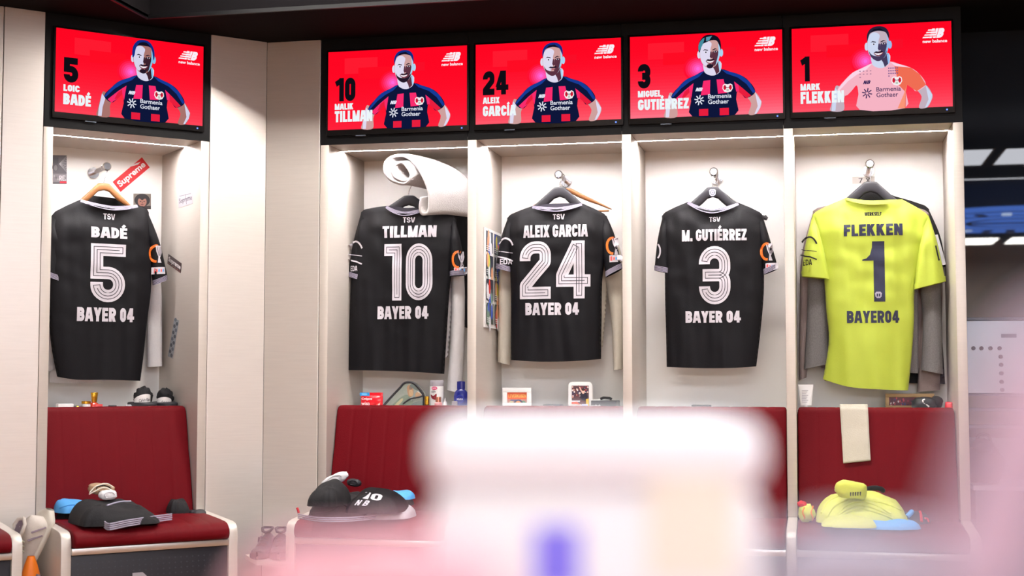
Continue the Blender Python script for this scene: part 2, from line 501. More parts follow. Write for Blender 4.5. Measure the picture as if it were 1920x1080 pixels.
# ---------------------------------------------------------------- lettering
_TX = {}
def text(s, bold=0.0, sp=1.0, shear=0.0):
    """letters of s as (points, faces), fitted to the unit square, and their width to height ratio"""
    key = (s, bold, sp, shear)
    if key in _TX: return _TX[key]
    if s.upper() == s:
        vs, fs = block(s, 0.13 + bold * 3.0, 0.075 * sp, shear)
        x0, x1 = min(p[0] for p in vs), max(p[0] for p in vs)
        y0, y1 = min(p[1] for p in vs), max(p[1] for p in vs)
        r = ([((x - x0) / (x1 - x0), (y - y0) / (y1 - y0)) for x, y in vs], fs, (x1 - x0) / (y1 - y0))
        _TX[key] = r
        return r
    cu = bpy.data.curves.new('t', 'FONT')
    cu.body = s
    cu.offset = bold
    cu.space_character = sp
    cu.shear = shear
    cu.resolution_u = 4
    o = bpy.data.objects.new('t', cu)
    COL.objects.link(o)
    bpy.context.view_layer.update()
    me = bpy.data.meshes.new_from_object(o.evaluated_get(bpy.context.evaluated_depsgraph_get()))
    vs = [(q.co.x, q.co.y) for q in me.vertices]
    fs = [list(p.vertices) for p in me.polygons]
    bpy.data.objects.remove(o)
    bpy.data.curves.remove(cu)
    bpy.data.meshes.remove(me)
    x0, x1 = min(p[0] for p in vs), max(p[0] for p in vs)
    y0, y1 = min(p[1] for p in vs), max(p[1] for p in vs)
    r = ([((x - x0) / (x1 - x0), (y - y0) / (y1 - y0)) for x, y in vs], fs, (x1 - x0) / (y1 - y0))
    _TX[key] = r
    return r

def smooth_pts(pts, n=6, closed=True):
    out = []
    k = len(pts)
    rng = range(k) if closed else range(k - 1)
    for i in rng:
        if closed: p = [pts[(i + j - 1) % k] for j in range(4)]
        else: p = [pts[max(0, min(k - 1, i + j - 1))] for j in range(4)]
        for q in range(n):
            t = q / n
            out.append(tuple(0.5 * (2 * p[1][c] + (p[2][c] - p[0][c]) * t + (2 * p[0][c] - 5 * p[1][c] + 4 * p[2][c] - p[3][c]) * t * t
                                    + (3 * p[1][c] - p[0][c] - 3 * p[2][c] + p[3][c]) * t ** 3) for c in range(len(pts[0]))))
    if not closed: out.append(tuple(pts[-1]))
    return out

class Pic:
    """flat print: coloured shapes, each a hair above the one before. Units: x right, y down, width 1."""
    def __init__(s, o, ex, ez, n, step=0.00006):
        s.o, s.ex, s.ez, s.n, s.step, s.k = V(o), V(ex), V(ez), V(n), step, 0
        s.mb = MB()
    def p(s, q): return s.o + s.ex * q[0] - s.ez * q[1] + s.n * (s.k * s.step)
    def poly(s, pts, col, sm=0, raw=False):
        if sm: pts = smooth_pts(pts, sm)
        s.k += 1
        tris = geometry.tessellate_polygon([[V((q[0], q[1], 0)) for q in pts]])
        s.mb.add([s.p(q) for q in pts], [list(t) for t in tris], 0, col if raw else lin(col))
    def rect(s, x0, y0, x1, y1, col): s.poly([(x0, y0), (x1, y0), (x1, y1), (x0, y1)], col)
    def ell(s, cx, cy, rx, ry, col, n=20):
        s.poly([(cx + rx * math.cos(i * 2 * math.pi / n), cy + ry * math.sin(i * 2 * math.pi / n)) for i in range(n)], col)
    def line(s, pts, wd, col):
        for a, b in zip(pts[:-1], pts[1:]):
            d = V((b[0] - a[0], b[1] - a[1]))
            nrm = V((-d.y, d.x)).normalized() * wd / 2
            s.poly([(a[0] + nrm.x, a[1] + nrm.y), (b[0] + nrm.x, b[1] + nrm.y), (b[0] - nrm.x, b[1] - nrm.y), (a[0] - nrm.x, a[1] - nrm.y)], col)
    def text(s, t, x0, y0, x1, y1, col, bold=0.02, sp=1.0, shear=0.0, rot=0.0):
        vs, fs, _ = text(t, bold, sp, shear)
        s.k += 1
        cx, cy = (x0 + x1) / 2, (y0 + y1) / 2
        q = []
        for x, y in vs:
            dx, dy = (x - 0.5) * (x1 - x0), (0.5 - y) * (y1 - y0)
            q.append((cx + dx * math.cos(rot) - dy * math.sin(rot), cy + dx * math.sin(rot) + dy * math.cos(rot)))
        s.mb.add([s.p(p) for p in q], fs, 0, lin(col))
# ---------------------------------------------------------------- room shell
mb = MB(); mb.box(-6, 8, -15.5, 2.5, -0.06, 0.0)
struct('floor', mb, M['floor'])
# the ceiling: a low soffit along the lockers round a raised recess
mb = MB()
mb.box(-6, 8, -0.57, 2.5, ZC, ZC + 0.50)
mb.box(-6, -0.63, -15.5, -0.57, ZC, ZC + 0.50)
struct('ceiling', mb, M['ceil'])
mb = MB(); mb.box(-0.63, 8, -15.5, -0.57, ZC + 0.46, ZC + 0.50)
struct('ceiling_recess', mb, M['ceilin'])
mb = MB(); mb.box(-0.634, 8, -0.583, -0.57, ZC - 0.006, ZC + 0.012); mb.box(-0.643, -0.63, -15.5, -0.57, ZC - 0.006, ZC + 0.012)
struct('trim_1', mb, M['tvblack'])
mb = MB(); mb.box(-6, 8, -15.6, -15.5, 0, 3.25)
struct('wall_rear', mb, M['wallg'])
mb = MB(); mb.box(8, 8.1, -15.6, 2.5, 0, 3.25)
struct('wall_east', mb, M['wallg'])
mb = MB(); mb.box(-6.1, -6, -15.6, 2.5, 0, 3.25)
struct('wall_west', mb, M['wallg'])
# metal wall panels round the corner of the two rows
mb = MB(); mb.box(W + T + 0.002, 1.0751, 0.0, 0.018, 0, ZC, bev=0.002)
struct('wall_left', mb, M['panel'], 1)
mb = MB(); mb.box(-0.2823, -0.003, 0.0, 0.018, 0, ZC, bev=0.002)
struct('wall_back', mb, M['panel'], 0)
mb = MB(); mb.box(-0.18, -0.002, 0.0, 0.018, 0, ZC, bev=0.002)
struct('trim_2', mb, M['panel'], 1)
mb = MB(); mb.box(-1.2, -0.184, 0.0, 0.6, 0, ZC, bev=0.002)
struct('trim_3', mb, M['panel'], 1)
# dark glass wall to the right of the lockers
mb = MB(); mb.box(4 * W + T + 0.004, 8, 0.52, 0.54, 0, ZC)
struct('wall_right', mb, M['glass'])

# ---------------------------------------------------------------- ceiling lamps
def lamp(name, label, x0, x1, y0, y1, m, z=2.93, group=None):
    t = thing(name, label, 'ceiling light', ((x0 + x1) / 2, (y0 + y1) / 2, z), 0, group)
    mb = MB(); mb.box(x0, x1, y0, y1, z - 0.004, z + 0.004)
    part('diffuser', mb, m, t)
    mb = MB()
    for a in ((x0 - .02, x1 + .02, y0 - .02, y0), (x0 - .02, x1 + .02, y1, y1 + .02), (x0 - .02, x0, y0, y1), (x1, x1 + .02, y0, y1)):
        mb.box(a[0], a[1], a[2], a[3], z - 0.01, z + 0.08)
    part('frame', mb, M['tvblack'], t)
for k, (x0, x1) in enumerate(((0.1, 1.95), (2.03, 3.76), (3.86, 5.6), (5.7, 7.4))):
    lamp('ceiling_light', ('broad ceiling panel in front of the lockers with numbers 10 and 24', 'broad ceiling panel mirrored in the dark glass left of the dark gap',
                           'broad ceiling panel mirrored in the dark glass right of the dark gap', 'broad ceiling panel at the far right of its row')[k], x0, x1, -5.25, -4.33, M['lpanel'], group='broad ceiling panels, front row')
lamp('strip_light', 'thin white strip light mirrored in the dark glass', 0.2, 7.4, -6.22, -6.10, M['lpanel'])
for k, (x0, x1) in enumerate(((-5, -1), (-0.8, 2.0), (2.15, 4.72), (4.88, 7.6))):
    lamp('ceiling_light', ('far ceiling panel over the left end of the room', 'far ceiling panel behind the camera', 'far ceiling panel mirrored below the blue lamp, left piece', 'far ceiling panel mirrored below the blue lamp, right piece')[k], x0, x1, -13.0, -12.1, M['lfar'], group='far ceiling panels')
for x0, x1, lab in ((-0.4, 0.75, 'slim ceiling panel above the corner of the two locker rows'), (0.85, 1.95, 'slim ceiling panel above the middle of the row of four lockers'), (2.05, 2.95, 'slim ceiling panel above the locker with the yellow shirt')):
    lamp('downlight_panel', lab, x0, x1, -1.14, -0.88, M['lrow'], 3.1, group='slim panels above the lockers')
# round blue lamp with a ring of marks
t = thing('round_ceiling_light', 'round blue ceiling lamp with a ring of white marks, mirrored in the dark glass', 'ceiling light', (4.6, -10.2, 2.93))
mb = MB(); mb.lathe([(0.001, 0), (1.32, 0), (1.32, 0.05)], (4.6, -10.2, 2.93), 48)
part('blue_disc', mb, M['crest'], t)
for r0, r1 in ((1.2, 1.27), (0.78, 0.84)):
    mb = MB(); mb.lathe([(r0, -0.004), (r1, -0.004)], (4.6, -10.2, 2.93), 48)
    part('ring', mb, M['navy'], t)
for k in range(22):
    a = k * 2 * math.pi / 22
    mb = MB()
    for q in (0.90, 1.02):
        p = V((4.6 + math.cos(a) * (q + 0.03), -10.2 + math.sin(a) * (q + 0.03), 2.92))
        mb.box(p.x - .05, p.x + .05, p.y - .05, p.y + .05, 2.918, 2.926)
    part('mark', mb, M['navy'] if k % 3 else M['crestw'], t)
mb = MB(); mb.lathe([(0.42, -0.004), (0.5, -0.004)], (4.6, -10.2, 2.93), 40); mb.box(4.2, 5.0, -10.25, -10.15, 2.92, 2.926)
part('emblem', mb, M['navy'], t)
# small pink emergency lamp and a grey ceiling track in the recess
x, y = on_floor(350, 4, 3.2)
mb = MB(); mb.lathe([(0.001, -0.03), (0.03, -0.028), (0.036, 0.0), (0.036, 0.01)], (x, y, 3.2), 16)
single('spot_lamp', mb, M['pink'], 'tiny round ceiling spot in the black recess', 'ceiling light', (x, y, 3.2), smooth=40)
x0, y0 = on_floor(518, -6, 3.2); x1, y1 = on_floor(541, 11, 3.2)
mb = MB()
mb.tube([(x0 + 1.6 * (x0 - x1), y0 + 1.6 * (y0 - y1), 3.195), (x1, y1, 3.195)], 0.017, 6)
single('ceiling_track', mb, M['slate'], 'slim grey track on the black ceiling recess', 'track', (x1, y1, 3.2))

# ---------------------------------------------------------------- lockers
def groove(s, n=8, d=0.0024):
    return d * (abs(math.sin(math.pi * s * n)) ** 0.16) - d

def upholster(x0, x1, prof, gr, n=96, rnd=0.014):
    """closed profile (y, z, bulge direction) swept along x with stitched channels and soft ends"""
    mb = MB()
    k = len(prof)
    cy = sum(p[0] for p in prof) / k; cz = sum(p[1] for p in prof) / k
    ss = sorted(set([i / n for i in range(n + 1)] + [0.004, 0.008, 0.014, 0.986, 0.992, 0.996]))
    for s in ss:
        e = min(s, 1 - s) * (x1 - x0)
        sh = rnd * (1 - math.sqrt(max(0, 1 - (1 - min(1, e / rnd)) ** 2)))
        for p in prof:
            g = groove(s) * gr * p[4] if len(p) > 4 else groove(s) * gr
            dy, dz = p[0] - cy, p[1] - cz
            l = math.hypot(dy, dz)
            mb.v.append(V((x0 + s * (x1 - x0), p[0] + p[2] * g - dy / l * sh, p[1] + p[3] * g - dz / l * sh)))
    m = len(ss)
    for i in range(m - 1):
        for j in range(k):
            mb.f.append([i * k + j, i * k + (j + 1) % k, (i + 1) * k + (j + 1) % k, (i + 1) * k + j]); mb.mi.append(0); mb.col.append(None)
    mb.f.append(list(range(k))); mb.mi.append(0); mb.col.append(None)
    mb.f.append([(m - 1) * k + j for j in range(k)]); mb.mi.append(0); mb.col.append(None)
    return mb

def back_profile():
    pts = []
    for i in range(9):
        q = i / 8
        pts.append((0.022 + q * 0.118 - 0.006 * math.sin(math.pi * q), 0.45 + q * 0.482, -0.97, 0.24, 1))
    pts += [(0.144, 0.945, -0.8, 0.6, 1), (0.152, 0.953, -0.4, 0.9, 1), (0.166, 0.957, 0, 1, 1), (0.20, 0.957, 0, 1, .6), (0.21, 0.945, 0, 0, 0), (0.12, 0.45, 0, 0, 0)]
    return pts

def seat_profile():
    pts = [(0.03, 0.376, 0, 0, 0), (0.03, 0.452, 0, 0, 0)]
    for i in range(9):
        q = i / 8
        pts.append((0.01 - q * 0.40, SEATZ - 0.012 * q * q + 0.006 * math.sin(math.pi * q), 0, 1, 1))
    pts += [(-0.412, 0.444, -0.5, 0.8, 1), (-0.432, 0.433, -0.8, 0.5, 1), (-0.443, 0.418, -1, 0.1, 1), (-0.447, 0.400, -1, 0, 1), (-0.442, 0.384, -1, 0, .6), (-0.43, 0.376, 0, 0, 0)]
    return pts

ARM = [(0.0, 0.469), (-0.35, 0.447), (-0.385, 0.441), (-0.404, 0.428), (-0.413, 0.405), (-0.416, 0.37), (-0.416, 0.0), (0.0, 0.0)]

def seat_parts(t, x0, right_arm=True, left_arm=True, dec=None):
    part('seat_cushion', upholster(x0 + T + 0.003, x0 + W - 0.003, seat_profile(), 1.0), M['red'], t, 50)
    mb = MB(); mb.box(x0 + T, x0 + W, -0.424, -0.395, 0.346, 0.374, bev=0.003)
    part('seat_rail', mb, M['steel'], t, 30)
    mb = MB(); mb.box(x0 + T + 0.003, x0 + W - 0.003, -0.405, -0.38, 0.04, 0.343, bev=0.002)
    d = part('drawer_front', mb, M['drawer'], t, 30)
    p = Pic((x0 + T, -0.4056, 0.343), (1, 0, 0), (0, 0, 1), (0, -1, 0))
    for j in range(4):
        for i in range(24):
            cx, cy = 0.03 + i * 0.0265, 0.035 + j * 0.022
            p.line([(cx - .004, cy), (cx + .004, cy)], 0.0012, (70, 70, 80))
            p.line([(cx, cy - .004), (cx, cy + .004)], 0.0012, (70, 70, 80))
    a, b = 0.262, 0.088
    p.poly([(a, b), (a + .045, b), (a + .066, b + .02), (a + .066, b + .075), (a + .045, b + .095), (a, b + .095)], (170, 166, 172))
    p.poly([(a + .02, b + .02), (a + .04, b + .02), (a + .047, b + .03), (a + .047, b + .066), (a + .04, b + .075), (a + .02, b + .075)], (34, 34, 42))
    part('drawer_emblem', p.mb, M['pic'], d, weld=False)
    for on, xx in ((left_arm, x0), (right_arm, x0 + W)):
        if on:
            mb = MB(); mb.prism(ARM, 'x', xx, xx + T, bev=0.004)
            part('armrest', mb, M['side'], t, 35)

HOOKS = {}
def locker(row, i, label, hook_uv, end, base_x):
    x0 = base_x
    t = thing('locker', label, 'locker', (x0 + W / 2, 0.2, 0), row)
    mb = MB(); mb.box(x0 + T, x0 + W, D, D + 0.012, 0.45, ZF, bev=0.001)
    part('back_panel', mb, M['back'], t)
    for on, xx in ((True, x0), (end, x0 + W)):
        if on:
            mb = MB(); mb.box(xx, xx + T, 0, D + 0.012, 0.469, ZF, bev=0.0025)
            part('side_panel', mb, M['side'], t, 30)
    mb = MB(); mb.box(x0 + T, x0 + W, 0.004, 0.204, ZF - 0.0005, ZF + 0.016); mb.box(x0 + T, x0 + W, 0.218, D, ZF - 0.0005, ZF + 0.016)
    mb.box(x0 + T, x0 + W, 0.204, 0.218, ZF + 0.008, ZF + 0.016)
    part('niche_ceiling', mb, M['side'], t)
    mb = MB(); mb.box(x0 + T + 0.004, x0 + W - 0.004, 0.205, 0.217, ZF + 0.001, ZF + 0.007)
    part('light_strip', mb, M['strip'], t)
    mb = MB(); mb.box(x0 + 0.0008, x0 + W + (T if end else 0) - 0.0008, 0.0, 0.03, ZF, ZC, bev=0.001)
    mb.box(x0 + T, x0 + W, 0.03, D, ZF + 0.02, ZF + 0.03)
    part('fascia', mb, M['black'], t)
    mb = MB(); mb.box(x0 + T, x0 + W, 0.19, D, 0.925, 0.945)
    part('shelf', mb, M['back'], t)
    part('backrest', upholster(x0 + T + 0.004, x0 + W - 0.004, back_profile(), 1.0), M['red'], t, 50)
    seat_parts(t, x0, end, True)
    # coat peg: plate on the back panel, rod and end knob
    px, pz = at(hook_uv[0], hook_uv[1], 0.315, row)
    mb = MB()
    mb.tube([(px, D - 0.001, pz - 0.004), (px, D - 0.012, pz - 0.004)], 0.028, 20)
    mb.tube([(px, D - 0.01, pz - 0.004), (px, 0.335, pz)], 0.0115, 14)
    pg = part('coat_peg', mb, M['chrome'], t, 40)
    mb = MB()
    mb.tube([(px, 0.338, pz), (px, 0.332, pz), (px, 0.318, pz), (px, 0.312, pz)], [0.011, 0.02, 0.021, 0.016], 20)
    part('knob', mb, M['chrome'], pg, 40)
    HOOKS[(row, i)] = (px, pz)
    return t

LK = {}
LK['a'] = locker(1, 0, 'single locker with red seat set at an angle in the left corner', (201, 312), True, 0.0)
LK['b'] = locker(0, 0, 'locker with red seat at the left end of the row of four', (772, 322), False, 0.0)
LK['c'] = locker(0, 1, 'second locker of the row of four, holding two white picture frames', (1047, 327), False, W)
LK['d'] = locker(0, 2, 'third locker of the row of four, with a nearly bare shelf', (1338, 322), False, 2 * W)
LK['e'] = locker(0, 3, 'locker at the right end of the row of four, cream scarf over its backrest', (1631, 307), True, 3 * W)
# the seat of the next locker on the left reaches into view
t = thing('bench_seat', 'corner of a red padded seat under a pale sneaker at the left edge', 'seat', (-0.55, -0.2, 0), 1)
seat_parts(t, -0.20 - W, True, False)
mb = MB(); mb.box(-0.30, -0.06, -0.30, -0.002, 0.0, 0.30, bev=0.004)

# ---------------------------------------------------------------- televisions with player pictures
def portrait(p, dx, hair, beard, kit, skin, smile):
    S = lambda q: [(x + dx, y) for x, y in q]
    hi, md, sh, rim = skin
    H = 0.551
    # arms
    p.poly(S([(.272, .385), (.325, .43), (.316, .48), (.312, H), (.232, H), (.236, .51), (.252, .44)]), md, 4)
    p.poly(S([(.262, .40), (.285, .43), (.268, .49), (.262, H), (.238, H), (.242, .50)]), hi)
    p.poly(S([(.765, .42), (.825, .405), (.866, .47), (.858, .51), (.832, H), (.782, H), (.80, .48)]), md, 4)
    p.poly(S([(.825, .405), (.866, .47), (.858, .51), (.832, H), (.82, H), (.842, .50), (.835, .46)]), hi)
    navy, navy2, red, pink = kit
    # shirt
    body = [(.50, .25), (.44, .276), (.375, .305), (.325, .352), (.276, .415), (.325, .455), (.365, .425), (.398, .39), (.408, .45), (.415, H),
            (.695, H), (.703, .45), (.712, .395), (.742, .42), (.77, .445), (.828, .405), (.79, .335), (.735, .29), (.66, .262), (.61, .245)]
    p.poly(S(body), navy, 3)
    p.poly(S([(.61, .247), (.66, .262), (.735, .29), (.79, .335), (.828, .405), (.812, .412), (.77, .35), (.715, .305), (.64, .275)]), navy2)
    p.poly(S([(.50, .25), (.44, .276), (.375, .305), (.325, .352), (.276, .415), (.288, .42), (.345, .36), (.40, .32), (.46, .29)]), navy2)
    if red:
        p.poly(S([(.425, .33), (.37, .372), (.30, .435), (.325, .455), (.365, .425), (.398, .39), (.41, .43)]), pink)
        p.poly(S([(.395, .36), (.365, .385), (.345, .43), (.366, .424), (.398, .39)]), red)
        p.poly(S([(.69, .33), (.74, .372), (.80, .428), (.77, .445), (.742, .42), (.712, .395), (.704, .40)]), red)
        p.poly(S([(.69, .33), (.72, .355), (.722, .40), (.712, .395), (.704, .40)]), pink)
        p.poly(S([(.49, .318), (.535, .314), (.532, .41), (.472, .414)]), pink)
        p.poly(S([(.576, .312), (.622, .312), (.642, .404), (.585, .408)]), pink)
        p.rect(.46 + dx, .505, .52 + dx, H, red)
        p.rect(.595 + dx, .503, .655 + dx, H, red)
        tx = (232, 236, 250)
    else:
        p.poly(S([(.635, .275), (.735, .29), (.79, .335), (.828, .405), (.77, .445), (.712, .40), (.69, .5), (.66, H), (.70, H), (.703, .45), (.66, .40)]), (240, 110, 84))
        p.poly(S([(.712, .395), (.69, .46), (.65, H), (.695, H), (.70, .45)]), (252, 150, 120))
        for k in range(16):
            p.ell(.60 + dx + (k % 5) * .013, .288 + (k // 5) * .017, .0045, .005, (110, 84, 140), 8)
        for k in range(9):
            p.ell(.42 + dx + (k % 4) * .022, .30 + (k // 4) * .02, .006, .003, (150, 110, 140), 8)
        tx = (62, 44, 92)
    # chest writing, maker's mark, club crest
    p.text('Barmenia', .52 + dx, .408, .672 + dx, .437, tx, 0.012)
    p.text('Gothaer', .52 + dx, .444, .655 + dx, .474, tx, 0.012)
    cx, cy = .462 + dx, .445
    for k in range(8):
        a = k * math.pi / 4 + 0.2
        p.line([(cx + .008 * math.cos(a), cy + .008 * math.sin(a)), (cx + .032 * math.cos(a), cy + .034 * math.sin(a))], .007, tx)
    p.text('NB', .437 + dx, .362, .485 + dx, .386, tx, 0.04, 0.85, 0.3)
    p.poly(S([(.617, .352), (.63, .343), (.648, .349), (.666, .343), (.679, .352), (.682, .375), (.670, .396), (.648, .402), (.626, .396), (.614, .375)]), (250, 240, 244))
    p.poly(S([(.622, .356), (.633, .350), (.640, .372), (.630, .388), (.620, .374)]), (208, 24, 52)); p.poly(S([(.674, .356), (.663, .350), (.656, .372), (.666, .388), (.676, .374)]), (208, 24, 52))
    p.rect(.640 + dx, .378, .656 + dx, .394, (190, 206, 190)); p.line(S([(.63, .362), (.648, .37), (.666, .362)]), .004, (40, 40, 60))
    # neck
    p.poly(S([(.497, .19), (.495, .252), (.515, .275), (.545, .285), (.575, .28), (.605, .252), (.60, .19)]), hi, 3)
    p.poly(S([(.545, .215), (.60, .19), (.605, .252), (.575, .28), (.565, .25)]), sh)
    p.poly(S([(.588, .2), (.60, .19), (.606, .25), (.596, .262)]), rim)
    # ears, head
    p.ell(.463 + dx, .142, .012, .026, hi); p.ell(.609 + dx, .136, .012, .026, rim)
    p.poly(S([(.47, .10), (.468, .15), (.478, .19), (.50, .222), (.534, .236), (.566, .224), (.588, .192), (.60, .15), (.602, .10), (.58, .05), (.534, .036), (.488, .052)]), md, 4)
    p.poly(S([(.472, .10), (.47, .15), (.48, .19), (.502, .22), (.525, .20), (.54, .16), (.538, .11), (.546, .07), (.515, .05), (.485, .065)]), hi, 3)
    p.poly(S([(.552, .125), (.585, .12), (.592, .16), (.582, .195), (.56, .222), (.545, .205), (.552, .18), (.548, .15)]), sh, 3)
    p.poly(S([(.588, .07), (.603, .10), (.600, .15), (.588, .192), (.57, .222), (.578, .19), (.588, .15), (.592, .11)]), rim)
    # brows, eyes, nose
    dk = (34, 22, 40)
    p.poly(S([(.487, .118), (.50, .107), (.522, .113), (.522, .119), (.50, .114)]), dk)
    p.poly(S([(.55, .113), (.568, .104), (.588, .113), (.57, .111), (.552, .119)]), dk)
    p.ell(.507 + dx, .128, .010, .005, (240, 238, 248)); p.ell(.508 + dx, .128, .005, .005, dk)
    p.ell(.57 + dx, .127, .010, .005, (225, 214, 226)); p.ell(.57 + dx, .127, .005, .005, dk)
    p.poly(S([(.538, .125), (.533, .158), (.540, .17), (.556, .165), (.548, .15), (.546, .125)]), sh)
    # mouth and beard
    if beard >= 1:
        p.poly(S([(.478, .172), (.485, .20), (.505, .226), (.534, .24), (.562, .228), (.582, .20), (.59, .17), (.575, .196), (.556, .206), (.534, .208), (.51, .204), (.49, .192)]), dk if beard == 2 else sh, 3)
    elif beard:
        p.ell(.534 + dx, .222, .022, .015, dk)
    p.poly(S([(.508, .183), (.52, .175), (.538, .178), (.556, .173), (.568, .181), (.55, .186), (.53, .187)]), dk)
    if smile:
        p.poly(S([(.506, .184), (.536, .188), (.568, .182), (.556, .20), (.536, .207), (.518, .201)]), (120, 50, 70), 2)
        p.poly(S([(.510, .186), (.536, .190), (.563, .185), (.552, .196), (.536, .2), (.52, .196)]), (250, 244, 250))
    else:
        p.poly(S([(.515, .192), (.536, .189), (.558, .191), (.54, .199)]), (176, 96, 110))
    # hair
    navyh, dkh = (18, 44, 130), (16, 16, 34)
    if hair == 'curly':
        p.poly(S([(.462, .135), (.458, .10), (.466, .055), (.495, .018), (.535, .008), (.575, .018), (.603, .055), (.612, .10), (.607, .14), (.60, .11), (.592, .07), (.57, .05), (.50, .05), (.482, .075), (.474, .12)]), navyh, 3)
        p.poly(S([(.487, .062), (.51, .03), (.555, .025), (.585, .055), (.565, .048), (.50, .05)]), dkh, 3)
    elif hair == 'quiff':
        p.poly(S([(.464, .13), (.458, .09), (.47, .05), (.50, .018), (.54, .012), (.58, .024), (.604, .06), (.608, .12), (.599, .095), (.58, .055), (.545, .05), (.51, .062), (.485, .075), (.475, .105)]), dkh, 3)
        p.poly(S([(.462, .12), (.46, .08), (.474, .05), (.50, .03), (.49, .07), (.475, .10)]), (70, 140, 160), 2)
        p.poly(S([(.51, .028), (.55, .02), (.53, .05), (.51, .055)]), (90, 150, 170))
    else:
        p.poly(S([(.468, .11), (.466, .07), (.482, .034), (.51, .016), (.545, .012), (.58, .022), (.602, .052), (.606, .10), (.596, .08), (.58, .052), (.535, .042), (.49, .054), (.476, .08)]), navyh if hair == 'short' else (40, 34, 56), 3)
        p.poly(S([(.49, .05), (.51, .03), (.55, .026), (.582, .05), (.535, .04)]), dkh)

def tv(row, i, x0, label, num, first, last, fw, lw, nw, dx, hair, beard, kit, skin, smile, glare):
    xs, zt = x0 + TVX, TVZ + TVH
    t = thing('television', label, 'television', (xs + TVW / 2, 0.0, TVZ), row, None)
    mb = MB()
    y0, y1 = -0.016, 0.0
    mb.box(xs - 0.010, xs + TVW + 0.010, y0, y1, TVZ - 0.028, zt + 0.010, bev=0.003)
    part('casing', mb, M['tvblack'], t, 30)
    p = Pic((xs, -0.0165, zt), (1, 0, 0), (0, 0, 1), (0, -1, 0))
    p.ex = V((TVW, 0, 0)); p.ez = V((0, 0, TVW * 0.385 / 0.385))
    p.ez = V((0, 0, TVH / 0.551))
    n = 26
    top = (255, 6, 34)
    for j in range(n):
        q = ((j + .5) / n) ** 2.2
        c = lin(tuple(top[k] + (glare[k] - top[k]) * q for k in range(3)))  # paler lower rows: viewing-angle glare painted into the screen colours
        p.mb.add([p.p((0, .551 * j / n)), p.p((1, .551 * j / n)), p.p((1, .551 * (j + 1) / n)), p.p((0, .551 * (j + 1) / n))], [[0, 1, 2, 3]], 0, c)
    p.rect(.12, .05, .36, .16, (255, 26, 48)); p.rect(.22, .12, .46, .20, (255, 12, 36)); p.rect(.62, .10, .70, .16, (250, 14, 40))
    for k in range(7):
        q = k / 6
        p.ell(.455 + dx, .235, .085 * (1 - q) + .012, .075 * (1 - q) + .012, (255, 16 + 90 * q, 50 + 170 * q), 24)
    portrait(p, dx, hair, beard, kit, skin, smile)
    p.text(num, .052, .188, .052 + nw, .352, (16, 14, 22), 0.045, 0.86)
    wt = (236, 246, 250)
    p.text(first, .052, .368, .052 + fw, .411, wt, 0.05, 0.86)
    p.text(last, .052, .420 if 'É' not in last and 'Í' not in last else .402, .052 + lw, .498, wt, 0.05, 0.86)
    # maker's logo
    p.text('NB', .862, .045, .957, .106, (250, 240, 248), 0.05, 0.82, 0.35)
    for k in range(4):
        p.poly([(.858 - k * .011, .050 + k * .0155), (.885 - k * .007, .050 + k * .0155), (.882 - k * .007, .0585 + k * .0155), (.854 - k * .011, .0585 + k * .0155)], (250, 240, 248))
        p.line([(.85, .0625 + k * .0155), (.905, .0625 + k * .0155)], .004, (255, 10, 38))
    p.text('new balance', .822, .116, .972, .137, (250, 240, 248), 0.03)
    part('screen_picture', p.mb, M['scr'], t, weld=False)
    mb = MB(); mb.box(xs + TVW - 0.028, xs + TVW - 0.022, y0 - 0.001, y0, TVZ - 0.016, TVZ - 0.010)
    part('indicator_light', mb, M['led'], t)
    mb = MB(); mb.box(xs + 0.14, xs + 0.19, y0 + 0.001, y1, TVZ - 0.033, TVZ - 0.0285)
    part('sensor_bar', mb, M['slate'], t)
    return t

KIT = ((14, 22, 58), (24, 60, 150), (232, 30, 62), (250, 44, 110))
KEEP = ((246, 180, 196), (252, 214, 232), None, None)
SK1 = ((214, 212, 236), (168, 116, 110), (58, 32, 44), (130, 196, 232))
SK2 = ((224, 218, 240), (206, 160, 158), (92, 50, 66), (170, 214, 244))
SK3 = ((206, 216, 240), (196, 176, 190), (70, 60, 92), (150, 190, 236))
tv(1, 0, 0, 'screen over the corner locker: smiling player with curly hair in red and black', '5', 'LOIC', 'BADÉ', .105, .18, .094, .043, 'curly', 0.5, KIT, SK1, True, (255, 70, 90))
tv(0, 0, 0, 'screen over the rolled fleece: smiling bearded player in red and black', '10', 'MALIK', 'TILLMAN', .135, .275, .15, .016, 'short', 2, KIT, SK2, True, (255, 34, 60))
tv(0, 1, W, 'screen of the one unsmiling player, in a red and black shirt', '24', 'ALEIX', 'GARCÍA', .117, .232, .178, 0, 'short', 1, KIT, SK2, False, (255, 92, 110))
tv(0, 2, 2 * W, 'screen of a smiling player with swept-back streaked hair and a goatee', '3', 'MIGUEL', 'GUTIÉRREZ', .155, .338, .084, -.004, 'quiff', 0.5, KIT, SK2, True, (255, 120, 140))
tv(0, 3, 3 * W, 'screen of a smiling goalkeeper in a pale pink shirt', '1', 'MARK', 'FLEKKEN', .125, .275, .06, .010, 'crop', 1, KEEP, SK3, True, (255, 84, 104))
# ---------------------------------------------------------------- garments
def plen(pts):
    l = [0.0]
    for a, b in zip(pts[:-1], pts[1:]): l.append(l[-1] + math.hypot(b[0] - a[0], b[1] - a[1]))
    return l

